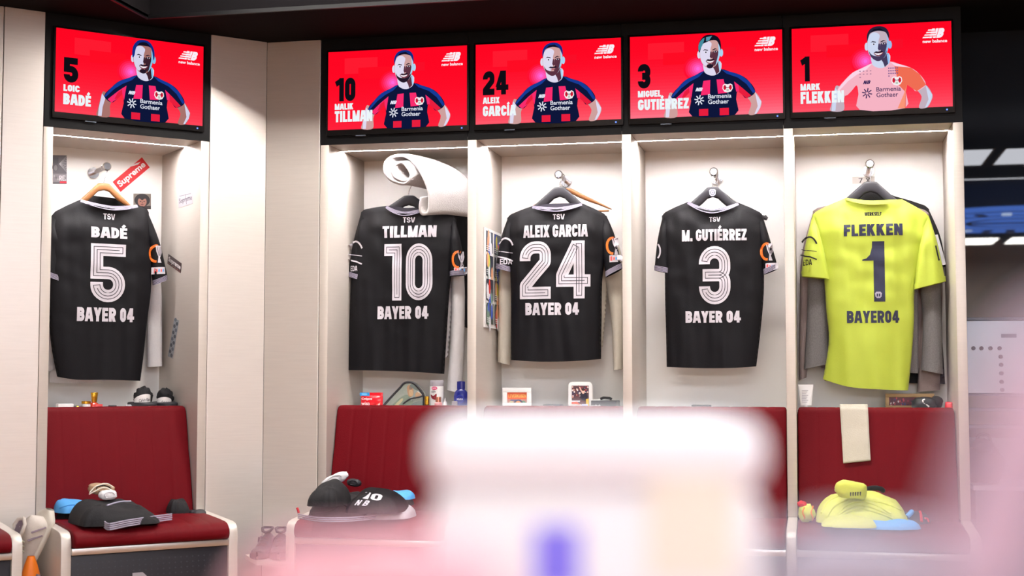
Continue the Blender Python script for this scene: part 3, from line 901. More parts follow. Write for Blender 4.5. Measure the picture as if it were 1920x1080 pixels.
class Line:
    """polyline sampled by length"""
    def __init__(s, pts, sm=0):
        s.p = smooth_pts(pts, sm, False) if sm else [tuple(q) for q in pts]
        s.l = plen(s.p)
    def __call__(s, t):
        d = max(0, min(1, t)) * s.l[-1]
        for i in range(len(s.p) - 1):
            if d <= s.l[i + 1] or i == len(s.p) - 2:
                k = (d - s.l[i]) / max(1e-9, s.l[i + 1] - s.l[i])
                return V((s.p[i][0] + (s.p[i + 1][0] - s.p[i][0]) * k, s.p[i][1] + (s.p[i + 1][1] - s.p[i][1]) * k))

def sstep(x):
    x = max(0, min(1, x))
    return x * x * (3 - 2 * x)

def fold(x, z, t, seed, a):
    v = noise.noise(V((x * 9 + seed, z * 1.3, seed * 3.1))) * (0.25 + 0.75 * t)
    v += 0.45 * noise.noise(V((x * 22 + seed * 2, z * 3.5 + x * 5, seed)))
    v += 0.5 * (1 - t) * noise.noise(V((x * 8 + z * 13, z * 8 - abs(x) * 9 + seed, seed)))
    return a * v

class Garment:
    """shirt or jacket built from its outline: px lists are photo pixels on the upright plane at depth y0"""
    def __init__(s, name, label, cat, row, y0, px, mats, depth=0.05, seed=1.0, folds=0.015, group=None, collar=True, dip=0.03, cuffs=True,
                 slv_depth=0.035, slv_y=0.0):
        s.row, s.y0, s.seed = row, y0, seed
        C = lambda q: at(q[0], q[1], y0, row)
        g = {k: [C(q) for q in v] for k, v in px.items()}
        s.g = g
        nk = g['neck']                         # neck left, low point, right
        shl, shr = g['left'][0], g['right'][0]
        ns = [nk[0]]
        for k in range(1, 12):
            q = k / 12
            if q <= .5: a, b, e = nk[0], nk[1], q * 2
            else: a, b, e = nk[2], nk[1], (1 - q) * 2
            ns.append((a[0] + (b[0] - a[0]) * (1 - (1 - e) ** 1.35 if True else e), a[1] + (b[1] - a[1]) * (1 - (1 - e) ** 2.2)))
        ns.append(nk[2])
        s.neckpts = ns
        mid = lambda a, b, k, up: (a[0] + (b[0] - a[0]) * k, a[1] + (b[1] - a[1]) * k + up)
        lsh = [shl, mid(shl, nk[0], .12, .010), mid(shl, nk[0], .5, .008)]
        rsh = [mid(shr, nk[2], .5, .008), mid(shr, nk[2], .12, .010), shr]
        top = Line(lsh + ns + rsh)
        L, R = Line(g['left'], 4), Line(g['right'], 4)
        hem = Line([g['left'][-1]] + g.get('hem', []) + [g['right'][-1]], 4)
        li = plen(lsh + ns + rsh)
        sn0, sn1 = li[3] / li[-1], li[3 + len(ns) - 1] / li[-1]
        s.sn = (sn0, sn1)
        def coons(q, t, drop=0.0):
            a = top(q)
            if sn0 < q < sn1 and drop:
                k = (q - sn0) / (sn1 - sn0)
                a = a + V((0, -drop * math.sin(math.pi * k)))
            b, l, r = hem(q), L(t), R(t)
            p = a * (1 - t) + b * t + l * (1 - q) + r * q
            c = top(0) * (1 - q) * (1 - t) + top(1) * q * (1 - t) + hem(0) * (1 - q) * t + hem(1) * q * t
            return p - c
        def front(q, t):
            p = coons(q, t)
            e = 2 * q - 1
            env = max(0, 1 - abs(e) ** 3.2) ** 0.5
            ramp = 0.22 * sstep(t / .02) + 0.78 * sstep(t / 0.16) if t > 0 else 0
            nb = 0
            if sn0 < q < sn1:
                nb = 0.042 * math.sin(math.pi * (q - sn0) / (sn1 - sn0)) ** 0.8 * max(0, 1 - t / .25)
            y = y0 - env * depth * max(ramp, 0) - nb * (1 if t < .02 else max(0.15, 1 - t / .12))
            y += fold(p[0], p[1], t, seed, folds) * sstep(t / .06) * min(1, env * 2)
            return (p[0], y, p[1])
        def rear(q, t):
            p = coons(q, t, dip * (1 if dip > 0 else max(0, 1 - t * 4)))
            e = 2 * q - 1
            env = max(0, 1 - abs(e) ** 3.2) ** 0.5
            return (p[0], y0 + env * depth * 0.9 * sstep(t / .12) + fold(p[0] + 3, p[1], t, seed + 5, folds * .6) * env, p[1])
        s.front = front
        NU, NV = 60, 56
        mf = MB(); mf.grid(front, NU, NV)
        mr = MB(); mr.grid(rear, NU // 2, NV // 2)
        s.t = thing(name, label, cat, (C(px['neck'][1])[0], y0, C(px['neck'][1])[1]), row, group)
        body = MB()
        body.add(mf.v, mf.f, 0); body.add(mr.v, mr.f, 1)
        part('body', body, [mats['body'], mats.get('inside', mats['body'])], s.t, 60)
        s.cast = [(mf.v, mf.f)]
        s.mats = mats
        # sleeves
        for side in ('L', 'R'):
            if 'so' + side not in g: continue
            O, I = Line(g['so' + side], 5), Line(g['si' + side], 5)
            ph = 1 if side == 'L' else -1
            def ring(a, q, O=O, I=I, ph=ph):
                o, i = O(q), I(q)
                c, h = (o + i) / 2, (o - i) / 2
                d = slv_depth * (0.35 + 0.65 * sstep(q / .35))
                an = a * 2 * math.pi
                p = c + h * math.cos(an)
                yy = y0 + slv_y - math.sin(an) * d + fold(p[0] * 1.6, p[1] * 1.6, q, seed + 11 + ph, folds * .8) * abs(math.sin(an))
                return (p[0], yy, p[1])
            ms = MB(); ms.grid(ring, 28, 26, closed=True)
            sl = part('sleeve', ms, mats['body'], s.t, 60)
            s.cast.append((ms.v, ms.f))
            if cuffs:
                e0, e1 = (O(1) + I(1)) / 2, (O(.93) + I(.93)) / 2
                dr = (e0 - e1).normalized() * -0.024
                def cuff(a, k, ring=ring, dr=dr):
                    p = V(ring(a, 1.0))
                    c = (O(1) + I(1)) / 2
                    p = V((c[0] + (p.x - c[0]) * 1.02, (p.y - y0 - slv_y) * 1.06 + y0 + slv_y, c[1] + (p.z - c[1]) * 1.02))
                    return (p.x + dr[0] * k, p.y, p.z + dr[1] * k)
                mc = MB(); mc.grid(cuff, 28, 9, closed=True, mifn=lambda a, k: 0 if int(round(k * 9)) % 2 == 0 else 1)
                part('cuff', mc, [mats['trim1'], mats['trim2']], s.t, 60)
        if collar:
            rows = 9
            def col(k, j):
                q = sn0 + (sn1 - sn0) * (0.0 + 1.0 * k)
                p = V(front(q, 0.0))
                wd = 0.021 * (0.6 + 0.4 * math.sin(math.pi * k))
                pa, pb = V(front(min(sn1, q + .01), 0)), V(front(max(sn0, q - .01), 0))
                tg = V((pa.x - pb.x, 0, pa.z - pb.z)).normalized()
                nr = V((tg.z, 0, -tg.x))
                if nr.z > 0: nr = -nr
                w2 = nr * (wd * j)
                return (p.x + w2.x, p.y - 0.0035 - 0.006 * j, p.z + w2.z)
            mc = MB(); mc.grid(col, 40, rows, mifn=lambda a, k: 0 if int(round(k * rows)) % 2 == 0 else 1)
            part('collar', mc, [mats['trim1'], mats['trim2']], s.t, 60)
            def colf(k, j):
                q = sn0 + (sn1 - sn0) * k
                p = V(rear(q, 0.0))
                return (p.x, p.y - 0.002 - .002 * j, p.z - .02 * j)
            mc = MB(); mc.grid(colf, 30, 2)
            part('front_collar', mc, mats['trim2'], s.t, 60)
        s.bvh = None
    def project(s, pts, off=0.0016):
        if s.bvh is None:
            vs, fs = [], []
            for v, f in s.cast:
                n = len(vs); vs += [tuple(p) for p in v]; fs += [[i + n for i in q] for q in f]
            s.bvh = BVHTree.FromPolygons(vs, fs)
        out = []
        last = s.y0 - 0.04
        for x, z in pts:
            h = s.bvh.ray_cast(V((x, s.y0 - 1, z)), V((0, 1, 0)))
            if h[0] is not None: last = h[0].y
            out.append(V((x, last - off, z)))
        return out
    def decal(s, name, shapes, mats, off=0.0016):
        """shapes: list of (points in local x z, faces, material index, extra offset)"""
        mb = MB()
        for pts, fs, mi, ex in shapes:
            bm = bmesh.new()
            vs = [bm.verts.new((p[0], 0, p[1])) for p in pts]
            for f in fs:
                try: bm.faces.new([vs[i] for i in f])
                except ValueError: pass
            xs = [p[0] for p in pts]; zs = [p[1] for p in pts]
            st = 0.014
            for k in range(int(math.floor(min(xs) / st)), int(max(xs) / st) + 1):
                bmesh.ops.bisect_plane(bm, geom=bm.verts[:] + bm.edges[:] + bm.faces[:], plane_co=(k * st, 0, 0), plane_no=(1, 0, 0))
            for k in range(int(math.floor(min(zs) / st)), int(max(zs) / st) + 1):
                bmesh.ops.bisect_plane(bm, geom=bm.verts[:] + bm.edges[:] + bm.faces[:], plane_co=(0, 0, k * st), plane_no=(0, 0, 1))
            bmesh.ops.triangulate(bm, faces=bm.faces[:])
            bm.verts.index_update()
            q = s.project([(v.co.x, v.co.z) for v in bm.verts], off + ex)
            mb.add(q, [[v.index for v in f.verts] for f in bm.faces], mi)
            bm.free()
        return part(name, mb, mats, s.t, weld=False)
    def quad(s, uc, vc, wpx, hpx):
        """local frame of a print centred at a photo pixel: centre, half axes"""
        c = V(at(uc, vc, s.y0 - .05, s.row))
        a = V(at(uc + wpx / 2, vc, s.y0 - .05, s.row)) - c
        b = V(at(uc, vc - hpx / 2, s.y0 - .05, s.row)) - c
        return c, a.length, b.length
    def lettering(s, name, txt, uc, vc, wpx, hpx, m, bold=0.035, sp=1.0, rot=0.0):
        c, hw, hh = s.quad(uc, vc, wpx, hpx)
        vs, fs, _ = text(txt, bold, sp)
        cs, sn = math.cos(rot), math.sin(rot)
        pts = []
        for x, y in vs:
            dx, dz = (x - .5) * 2 * hw, (y - .5) * 2 * hh
            pts.append((c[0] + dx * cs - dz * sn, c[1] + dx * sn + dz * cs))
        s.decal(name, [(pts, fs, 0, 0)], m)

# striped numerals: a solid stroke with three fine dark lines that follow it
def trim_ends(pts, d):
    out = [V(p) for p in pts]
    for e in (0, 1):
        q, left = out[::-1] if e else out[:], d
        while len(q) > 2 and (q[1] - q[0]).length <= left:
            left -= (q[1] - q[0]).length
            q = q[1:]
        q[0] = q[0] + (q[1] - q[0]).normalized() * min(left, (q[1] - q[0]).length * .9)
        out = q[::-1] if e else q
    return [tuple(p) for p in out]

def numeral(ch, wd=0.60, t=0.21):
    h = t / 2
    r = 0.2
    closed = False
    if ch == '5': ps = [[(wd, 1 - h), (h, 1 - h), (h, .50), (wd - h, .50, r), (wd - h, h, r), (h, h, r), (h, .34)]]
    elif ch == '3': ps = [[(h, .69), (h, 1 - h, r), (wd - h, 1 - h, r), (wd - h, .50, .12), (.07, .50)], [(h, .31), (h, h, r), (wd - h, h, r), (wd - h, .50, .12), (.07, .50)]]
    elif ch == '2': ps = [[(h, .66), (h, 1 - h, r), (wd - h, 1 - h, r), (wd - h, .64, .05), (h, .23, .02), (h, h), (wd, h)]]
    elif ch == '4': ps = [[(wd - .2, .96), (h, .40, .02), (h, .31), (wd + .05, .31)], [(wd - .16, 0), (wd - .16, 1)]]
    elif ch == '1': ps = [[(.0, 1 - h), (wd * .66 - h, 1 - h), (wd * .66 - h, 0)]]; wd *= .66
    else:
        ps = [[(h, h, r), (h, 1 - h, r), (wd - h, 1 - h, r), (wd - h, h, r)]]; closed = True
    out = []
    lw = 0.0125
    for k, p in enumerate(ps):
        q = rounded(p, closed)
        out.append((ribbon(q, t, closed), 0, k * 0.0001))
        if closed:
            for d in (-t / 4, 0, t / 4): out.append((ribbon([tuple(x) for x in offset(q, d, True)], lw, True), 1, 0.0005 + k * .0001))
        else:
            i = trim_ends(q, t / 4)
            A, B = offset(i, t / 4), offset(i, -t / 4)
            loop = [tuple(x) for x in A] + [tuple(x) for x in B[::-1]]
            out.append((ribbon(loop, lw, True), 1, 0.0005 + k * .0001))
            out.append((ribbon(trim_ends(q, t / 2), lw), 1, 0.0005 + k * .0001))
    return out, wd

def number(g, chars, uc, vc, wpx, hpx, rot=0.0):
    """all numerals of a shirt as one print"""
    shapes, x = [], 0
    for c in chars:
        sh, wd = numeral(c)
        for (vs, fs), mi, ex in sh: shapes.append(([(a + x, b) for a, b in vs], fs, mi, ex))
        x += wd + 0.10
    tot = x - 0.10
    if chars[-1] == '4': tot += .05
    c, hw, hh = g.quad(uc, vc, wpx, hpx)
    cs, sn = math.cos(rot), math.sin(rot)
    res = []
    for pts, fs, mi, ex in shapes:
        q = []
        for a, b in pts:
            dx, dz = (a / tot - .5) * 2 * hw, (b - .5) * 2 * hh
            q.append((c[0] + dx * cs - dz * sn, c[1] + dx * sn + dz * cs))
        res.append((q, fs, mi, ex))
    g.decal('number_print', res, [M['print'], M['line']])

def sleeve_marks(g, uL=None, uR=None, dark=False):
    """sponsor arc with letters on the left sleeve, trophy badge and label patch on the right"""
    if uL:
        u, v, full, txt = uL
        m = M['darkc'] if dark else M['print']
        c, _, h = g.quad(u, v, 10, 40)
        k = h / 20
        arc = [(c[0] + k * 16 * math.cos(a), c[1] + k * 26 * math.sin(a)) for a in [0.5 + i * .22 for i in range(10)]]
        sh = [ribbon(arc, k * 3.2)]
        sh.append(ribbon([(c[0] - k * 16, c[1] - k * 8), (c[0] + k * 2, c[1] - k * 12), (c[0] + k * 14, c[1] - k * 17)], k * 2.6))
        sh.append(ribbon([(c[0] - k * 14, c[1] + k * 2), (c[0] + k * 14, c[1] - k * 2)], k * 1.2))
        if not full: sh = [ribbon([(c[0] + k * 8 * math.cos(a), c[1] + k * 14 * math.sin(a)) for a in [-1.2 + i * .3 for i in range(9)]], k * 3)]
        g.decal('sponsor_mark', [(a, f, 0, 0) for a, f in sh], m)
        if txt: g.lettering('sponsor_lettering', txt[0], txt[1], txt[2], txt[3], txt[4], m, 0.012)
    if uR:
        u, v, tu, tv_ = uR
        c, _, h = g.quad(u, v, 10, 36)
        k = h / 18
        a = [(c[0] - k * 2 + k * 11 * math.cos(q), c[1] + k * 15 * math.sin(q)) for q in [1.3 + i * .35 for i in range(11)]]
        tr = [(c[0] - 4 * k, c[1] + 15 * k), (c[0] + 8 * k, c[1] + 15 * k), (c[0] + 9 * k, c[1] + 2 * k), (c[0] + 5 * k, c[1] - 8 * k), (c[0] + 8 * k, c[1] - 17 * k), (c[0] + 1 * k, c[1] - 17 * k), (c[0] + 2 * k, c[1] - 6 * k), (c[0] - 2 * k, c[1] + 4 * k)]
        ln = [ribbon([(c[0] + q * k, c[1] + 13 * k), (c[0] + (q * .4 + 3.2) * k, c[1] - 4 * k)], .9 * k) for q in (-1, 3, 6.5)]
        g.decal('trophy_badge', [(*ribbon(a, k * 4.5), 0, 0), (tr, [list(range(8))], 1, .0006)] + [(*q, 2, .0012) for q in ln], [M['orange'], M['print'], M['line']])
        c, hw, hh = g.quad(tu, tv_, 24, 13)
        sk = .12 * hw
        P = lambda x, z: (c[0] + x * hw + z * sk * 0, c[1] + z * hh + x * hh * .12)
        sh = [([P(-1, -1), P(1, -1), P(1, 1), P(-1, 1)], [[0, 1, 2, 3]], 0, 0)]
        sh.append(([P(-.85, -.6), P(-.55, -.6), P(-.55, .7), P(-.85, .7)], [[0, 1, 2, 3]], 1, .0005))
        for q in range(4): sh.append(([P(-.4 + q * .32, -.35), P(-.2 + q * .32, -.35), P(-.2 + q * .32, .4), P(-.4 + q * .32, .4)], [[0, 1, 2, 3]], 2 if q % 2 else 1, .0005))
        g.decal('label_patch', sh, [M['print'], M['coral'], M['blue']])

BLK = dict(body=M['jersey'], inside=M['inner'], trim1=M['rib'], trim2=M['line'])
YEL = dict(body=M['yellow'], inside=M['yellow2'], trim1=M['yellow'], trim2=M['yellow'])
GRP = 'football shirts hung with the back to the front'

def hanger(label, row, y0, top, lo, ro, m, hook_to, thick=0.022, arch=0.5, group='clothes hangers on the coat pegs', bar=False, deep=1.0, name='coat_hanger', hide=True):
    """top: pixel of the neck of the hanger, lo / ro: pixels of its ends"""
    lo, ro = [(top[0] + (e[0] - top[0]) * .84, top[1] + (e[1] + 4 - top[1]) * .84 + 7) for e in (lo, ro)] if hide else (lo, ro)
    tx, tz = at(*top, y0, row); lx, lz = at(*lo, y0, row); rx, rz = at(*ro, y0, row)
    y0 += .008 if hide else 0
    t = thing(name, label, 'hanger', (tx, y0, tz), row, group)
    n = 20
    up, dn = [], []
    for i in range(n + 1):
        k = i / n
        for (ex, ez, lst) in ((lx, lz, 0), (rx, rz, 1)):
            pass
    def edge(ex, ez, k):
        dr = .01 * k / .14 if k < .14 else .01 + .99 * (k - .14) / .86
        return tx + (ex - tx) * k, tz + (ez - tz) * dr
    th = lambda k: (0.050 + 0.012 * math.sin(math.pi * min(1, k * 1.4)) - 0.034 * k * k) * deep
    P = []
    for i in range(n, 0, -1): P.append(edge(lx, lz, i / n))
    for i in range(0, n + 1): P.append(edge(rx, rz, i / n))
    K = [i / n for i in range(n, 0, -1)] + [i / n for i in range(0, n + 1)]
    mb = MB()
    def f(a, b):
        i = int(round(a * (len(P) - 1)))
        x, z = P[i]
        k = K[i]
        hgt = th(k)
        an = b * 2 * math.pi
        r = thick * (0.55 + 0.45 * min(1, k * 2)) * (0.4 if k == 1 else 1)
        return (x, y0 - math.sin(an) * r * .5 + 0.035 * k * k * 0, z - hgt * .5 + math.copysign(abs(math.cos(an)) ** .6, math.cos(an)) * hgt * .5 * (0.5 if k == 1 else 1))
    mb.grid(lambda u, v: f(v, u), 12, len(P) - 1, closed=True)
    b0, b1 = mb.v[:12], mb.v[-12:]
    mb.add(b0, [list(range(12))]); mb.add(b1, [list(range(12))])
    part('hanger_body', mb, m, t, 50)
    hx, hz = hook_to
    # wire hook: up from the neck and over the peg
    pts = [(tx, y0, tz - 0.012), (tx, y0, tz + 0.018)]
    pts += [(tx + (hx - tx) * .3 + .004, y0, tz + (hz - tz) * .4)]
    r = 0.0165
    for a in range(9):
        an = -0.5 + a * (math.pi + 0.5) / 8
        pts.append((hx + r * math.cos(an), y0, hz + r * math.sin(an) - 0.002))
    pts.append((hx - r * .9, y0, hz - .012))
    mb = MB(); mb.tube(smooth_pts(pts, 4, False), 0.0022, 8)
    part('wire_hook', mb, M['chrome'], t, 60)
    if bar:
        mb = MB(); mb.tube([(lx * .94 + tx * .06, y0, lz * .98 + tz * .02 - .012), (rx * .94 + tx * .06, y0, rz * .98 + tz * .02 - .012)], 0.005, 8)
        part('trouser_bar', mb, m, t, 60)
    return t

def lift(name):
    return HOOKS[name][0], HOOKS[name][1] + 0.001

# --- locker a: number 5
YS = 0.335
g = Garment('football_shirt', 'black shirt lettered BADÉ with number 5 on a wooden hanger', 'shirt', 1, 0.345, dict(
    neck=[(151, 374), (205, 388), (257, 384)], left=[(97, 404), (90, 470), (90, 560), (95, 640), (107, 706)], right=[(279, 398), (283, 470), (283, 545), (276, 600), (270, 660), (263, 714)],
    hem=[(150, 712), (200, 712)],
    soL=[(97, 404), (78, 450), (64, 512)], siL=[(108, 420), (118, 470), (121, 532)],
    soR=[(276, 396), (297, 450), (311, 508), (313, 524)], siR=[(266, 412), (279, 470), (287, 535)]), BLK, seed=1.3, group=GRP)
g.lettering('club_lettering', 'TSV', 206, 406, 22, 11, M['print'], 0.02, rot=-0.02)
g.lettering('name_print', 'BADÉ', 205, 433, 67, 27, M['print'], 0.045, 1.05)
number(g, '5', 202.5, 512, 65, 109)
g.lettering('club_print', 'BAYER 04', 199, 590, 107, 26, M['print'], 0.045, .95)
sleeve_marks(g, None, (297, 475, 300, 507))
hk = lift((1, 0))
hanger('wooden hanger inside the black shirt in the corner locker', 1, 0.345, (196, 343), (104, 402), (274, 398), M['wood'], hk, deep=.7)

# --- locker b: number 10
g = Garment('football_shirt', 'black shirt lettered TILLMAN with number 10 under a pale fleece', 'shirt', 0, 0.34, dict(
    neck=[(726, 386), (765, 399), (804, 388)], left=[(677, 398), (664, 470), (657, 560), (654, 640), (652, 694)], right=[(856, 412), (851, 480), (843, 545), (838, 620), (833, 701)],
    hem=[(715, 695), (775, 697)],
    soL=[(678, 397), (664, 450), (655, 500), (653, 518)], siL=[(690, 425), (688, 480), (686, 528)],
    soR=[(853, 410), (863, 450), (871, 500), (873, 516)], siR=[(844, 430), (844, 480), (844, 518)]), BLK, seed=2.7, group=GRP, dip=-0.025)
g.lettering('club_lettering', 'TSV', 766, 412, 22, 10, M['print'], 0.02)
g.lettering('name_print', 'TILLMAN', 767, 434, 101, 22, M['print'], 0.045, 1.0)
number(g, '10', 765, 510, 90, 106, 0.0)
g.lettering('club_print', 'BAYER 04', 755, 586, 96, 24, M['print'], 0.045, .95)
sleeve_marks(g, (664, 478, True, ('EDA', 662, 503, 13, 10)), (860, 486, 862, 507))
hanger('black hanger half hidden by the rolled fleece', 0, 0.34, (766, 366), (690, 398), (845, 404), M['plastic'], lift((0, 0)))

# --- locker c: number 24
g = Garment('football_shirt', 'black shirt lettered ALEIX GARCIA with number 24', 'shirt', 0, 0.34, dict(
    neck=[(999, 386), (1047, 391), (1091, 381)], left=[(951, 409), (955, 480), (958, 550), (958, 620), (958, 675)], right=[(1139, 408), (1135, 470), (1129, 530), (1128, 600), (1127, 673)],
    hem=[(1010, 678), (1070, 677)],
    soL=[(953, 407), (940, 445), (932, 485), (930, 503)], siL=[(962, 425), (960, 470), (958, 510)],
    soR=[(1137, 404), (1152, 440), (1163, 485), (1167, 503)], siR=[(1126, 425), (1130, 470), (1136, 520)]), BLK, seed=4.1, group=GRP, dip=-0.025)
g.lettering('club_lettering', 'TSV', 1047, 406, 22, 10, M['print'], 0.02)
g.lettering('name_print', 'ALEIX GARCIA', 1041, 433, 122, 23, M['print'], 0.045, .94)
number(g, '24', 1040, 506, 133, 108, 0.0)
g.lettering('club_print', 'BAYER 04', 1035, 579, 102, 23, M['print'], 0.045, .95)
sleeve_marks(g, (946, 472, True, ('EDA', 947, 490, 22, 10)), (1150, 460, 1154, 484))
hanger('black hanger in front of a bare wooden one', 0, 0.34, (1049, 350), (962, 406), (1128, 402), M['plastic'], lift((0, 1)))
hanger('bare wooden hanger with a bar behind a black one', 0, 0.395, (1058, 353), (975, 402), (1147, 391), M['wood'], (lift((0, 1))[0], lift((0, 1))[1]), thick=.016, bar=True, deep=.45, hide=False)

# --- locker d: number 3
g = Garment('football_shirt', 'black shirt lettered M. GUTIÉRREZ with number 3', 'shirt', 0, 0.34, dict(
    neck=[(1291, 378), (1337, 394), (1384, 380)], left=[(1241, 405), (1246, 480), (1247, 560), (1249, 630), (1250, 688)], right=[(1431, 405), (1432, 480), (1432, 550), (1426, 620), (1418, 687)],
    hem=[(1305, 690), (1365, 690)],
    soL=[(1243, 403), (1233, 450), (1228, 495), (1227, 507)], siL=[(1256, 425), (1256, 470), (1257, 513)],
    soR=[(1429, 402), (1444, 450), (1456, 492), (1459, 504)], siR=[(1420, 425), (1428, 470), (1432, 515)]), BLK, seed=6.2, group=GRP)
g.lettering('club_lettering', 'TSV', 1340, 411, 21, 9, M['print'], 0.02)
g.lettering('name_print', 'M. GUTIÉRREZ', 1339, 437, 122, 29, M['print'], 0.045, .94)
number(g, '3', 1340, 516, 59, 109)
g.lettering('club_print', 'BAYER 04', 1337, 594, 104, 22, M['print'], 0.045, .95)
sleeve_marks(g, (1229, 470, False, None), (1440, 471, 1447, 499))
hg = hanger('black hanger with a pale crest on its front', 0, 0.34, (1336, 350), (1252, 404), (1422, 402), M['plastic'], lift((0, 2)))
cx, cz = at(1336, 361, 0.328, 0)
p = Pic((cx, 0.3265, cz), (1, 0, 0), (0, 0, 1), (0, -1, 0))
p.poly([(-.016, -.010), (-.010, -.016), (.010, -.016), (.016, -.010), (.014, .010), (.007, .017), (-.007, .017), (-.014, .010)], (196, 194, 216))
p.ell(0, 0, .011, .012, (60, 58, 76)); p.ell(0, 0, .008, .009, (190, 188, 210))
p.line([(-.008, 0), (.008, 0)], .002, (60, 58, 76)); p.line([(0, -.008), (0, .008)], .002, (60, 58, 76))
part('crest_print', p.mb, M['pic'], hg, weld=False)
hanger('white hanger with black tips behind the shirt with number 3', 0, 0.40, (1345, 352), (1268, 385), (1440, 407), M['white'], lift((0, 2)), thick=.02, deep=.6, hide=False)
x, z = at(1434, 407, 0.40)
mb = MB(); mb.tube([(x - .02, .40, z + .006), (x, .40, z - .002), (x + .012, .40, z - .010)], [.011, .013, .008], 12)
single('hanger_tip', mb, M['plastic'], 'black rubber tip on the end of the white hanger behind number 3', 'hanger tip', (x, .40, z), smooth=50)

# --- locker e: yellow number 1
g = Garment('football_shirt', 'neon yellow shirt lettered FLEKKEN with number 1', 'shirt', 0, 0.34, dict(
    neck=[(1586, 371), (1636, 378), (1692, 374)], left=[(1523, 404), (1536, 460), (1545, 520), (1549, 580), (1554, 640), (1543, 711)], right=[(1743, 408), (1728, 480), (1715, 540), (1714, 600), (1710, 660), (1703, 732)],
    hem=[(1590, 725), (1650, 730)],
    soL=[(1524, 402), (1510, 460), (1503, 510), (1504, 519)], siL=[(1535, 430), (1548, 480), (1558, 524)],
    soR=[(1741, 404), (1757, 455), (1769, 510), (1773, 528)], siR=[(1730, 430), (1718, 490), (1714, 543)]), YEL, seed=8.4, group=GRP, folds=.018, slv_depth=.045, slv_y=-.01)
g.lettering('club_lettering', 'WERKSELF', 1637, 401, 32, 7, M['darkc'], 0.04, .9)
g.lettering('name_print', 'FLEKKEN', 1637, 431, 111, 22, M['navy'], 0.045, 1.0)
c, hw, hh = g.quad(1638, 509, 42, 113)
one = [(-1, .40), (-.62, .44), (-.30, .56), (-.12, .80), (-.10, 1), (1, 1), (1, -1), (.0, -1), (.0, .36), (-1, .36)]
g.decal('number_print', [([(c[0] + a * hw, c[1] + b * hh) for a, b in one], [list(range(10))], 0, 0)], M['navy'])
c, hw, hh = g.quad(1647, 553, 13, 12)
sh = [([(c[0] + a * hw, c[1] + b * hh) for a, b in [(-1, .5), (-.6, 1), (.6, 1), (1, .5), (.85, -.6), (.4, -1), (-.4, -1), (-.85, -.6)]], [list(range(8))], 0, .0008)]
sh.append(([(c[0] + a * hw, c[1] + b * hh) for a, b in [(-.5, .4), (.5, .4), (.5, -.5), (-.5, -.5)]], [[0, 1, 2, 3]], 1, .0014))
sh.append(([(c[0] + a * hw, c[1] + b * hh) for a, b in [(-.1, .4), (.1, .4), (.1, -.5), (-.1, -.5)]], [[0, 1, 2, 3]], 0, .002))
g.decal('crest_print', sh, [M['rib'], M['navy']])
g.lettering('club_print', 'BAYER04', 1637, 594, 99, 23, M['navy'], 0.04, .97)
sleeve_marks(g, (1517, 470, True, ('EDA', 1514, 492, 17, 11)), None, True)
c, hw, hh = g.quad(1758, 474, 6, 28)
g.decal('trophy_badge', [(*ribbon([(c[0] - hw + hw * 2 * q / 6, c[1] + hh * (1 - q / 3)) for q in range(7)], .008), 0, 0)], [M['darkc']])
hanger('broad black hanger inside the yellow shirt', 0, 0.34, (1632, 340), (1535, 402), (1732, 404), M['plastic'], lift((0, 3)))

# --- garments that hang behind the shirts
def simple(mat_, inside=None): return dict(body=mat_, inside=inside or mat_, trim1=mat_, trim2=mat_)
HB = 'garments hung behind the shirts'
Garment('hooded_jacket', 'white long-sleeved jacket behind the shirt with number 5', 'jacket', 1, 0.478, dict(
    neck=[(165, 368), (200, 384), (240, 384)], left=[(102, 420), (93, 520), (92, 620), (93, 717)], right=[(278, 404), (279, 500), (272, 620), (262, 708)],
    hem=[(150, 719), (205, 712)],
    soL=[(102, 420), (80, 520), (78, 700)], siL=[(118, 450), (112, 540), (106, 690)],
    soR=[(276, 404), (300, 520), (303, 600), (303, 687)], siR=[(262, 440), (276, 540), (277, 620), (277, 688)]), simple(M['whitec']), depth=.04, seed=12.2, folds=.012, collar=False, group=HB)
Garment('vest', 'black sleeveless top with a white stripe behind the shirt with number 5', 'top', 1, 0.412, dict(
    neck=[(170, 366), (200, 372), (238, 380)], left=[(140, 384), (145, 450), (145, 560), (145, 640)], right=[(248, 392), (250, 470), (250, 560), (250, 640)]), simple(M['darkc']), depth=.012, seed=13.0, folds=.004, collar=False, group=HB)
Garment('training_top', 'white long-sleeved top behind the shirt with number 10', 'jacket', 0, 0.42, dict(
    neck=[(740, 392), (765, 405), (795, 394)], left=[(690, 412), (676, 520), (660, 620), (648, 689)], right=[(846, 410), (848, 500), (846, 600), (840, 670)],
    hem=[(710, 690), (780, 682)],
    soR=[(844, 408), (868, 500), (871, 600), (866, 737)], siR=[(835, 440), (846, 520), (846, 620), (838, 730)]), simple(M['whitec']), depth=.035, seed=15.2, folds=.01, collar=False, group=HB)
Garment('dark_jacket', 'black jacket by the right side panel behind the shirt with number 10', 'jacket', 0, 0.50, dict(
    neck=[(800, 394), (825, 398), (845, 392)], left=[(770, 400), (800, 470), (820, 540), (830, 600)], right=[(892, 396), (893, 470), (890, 540), (886, 618)]), simple(M['darkc']), depth=.02, seed=16.2, collar=False, group=HB)
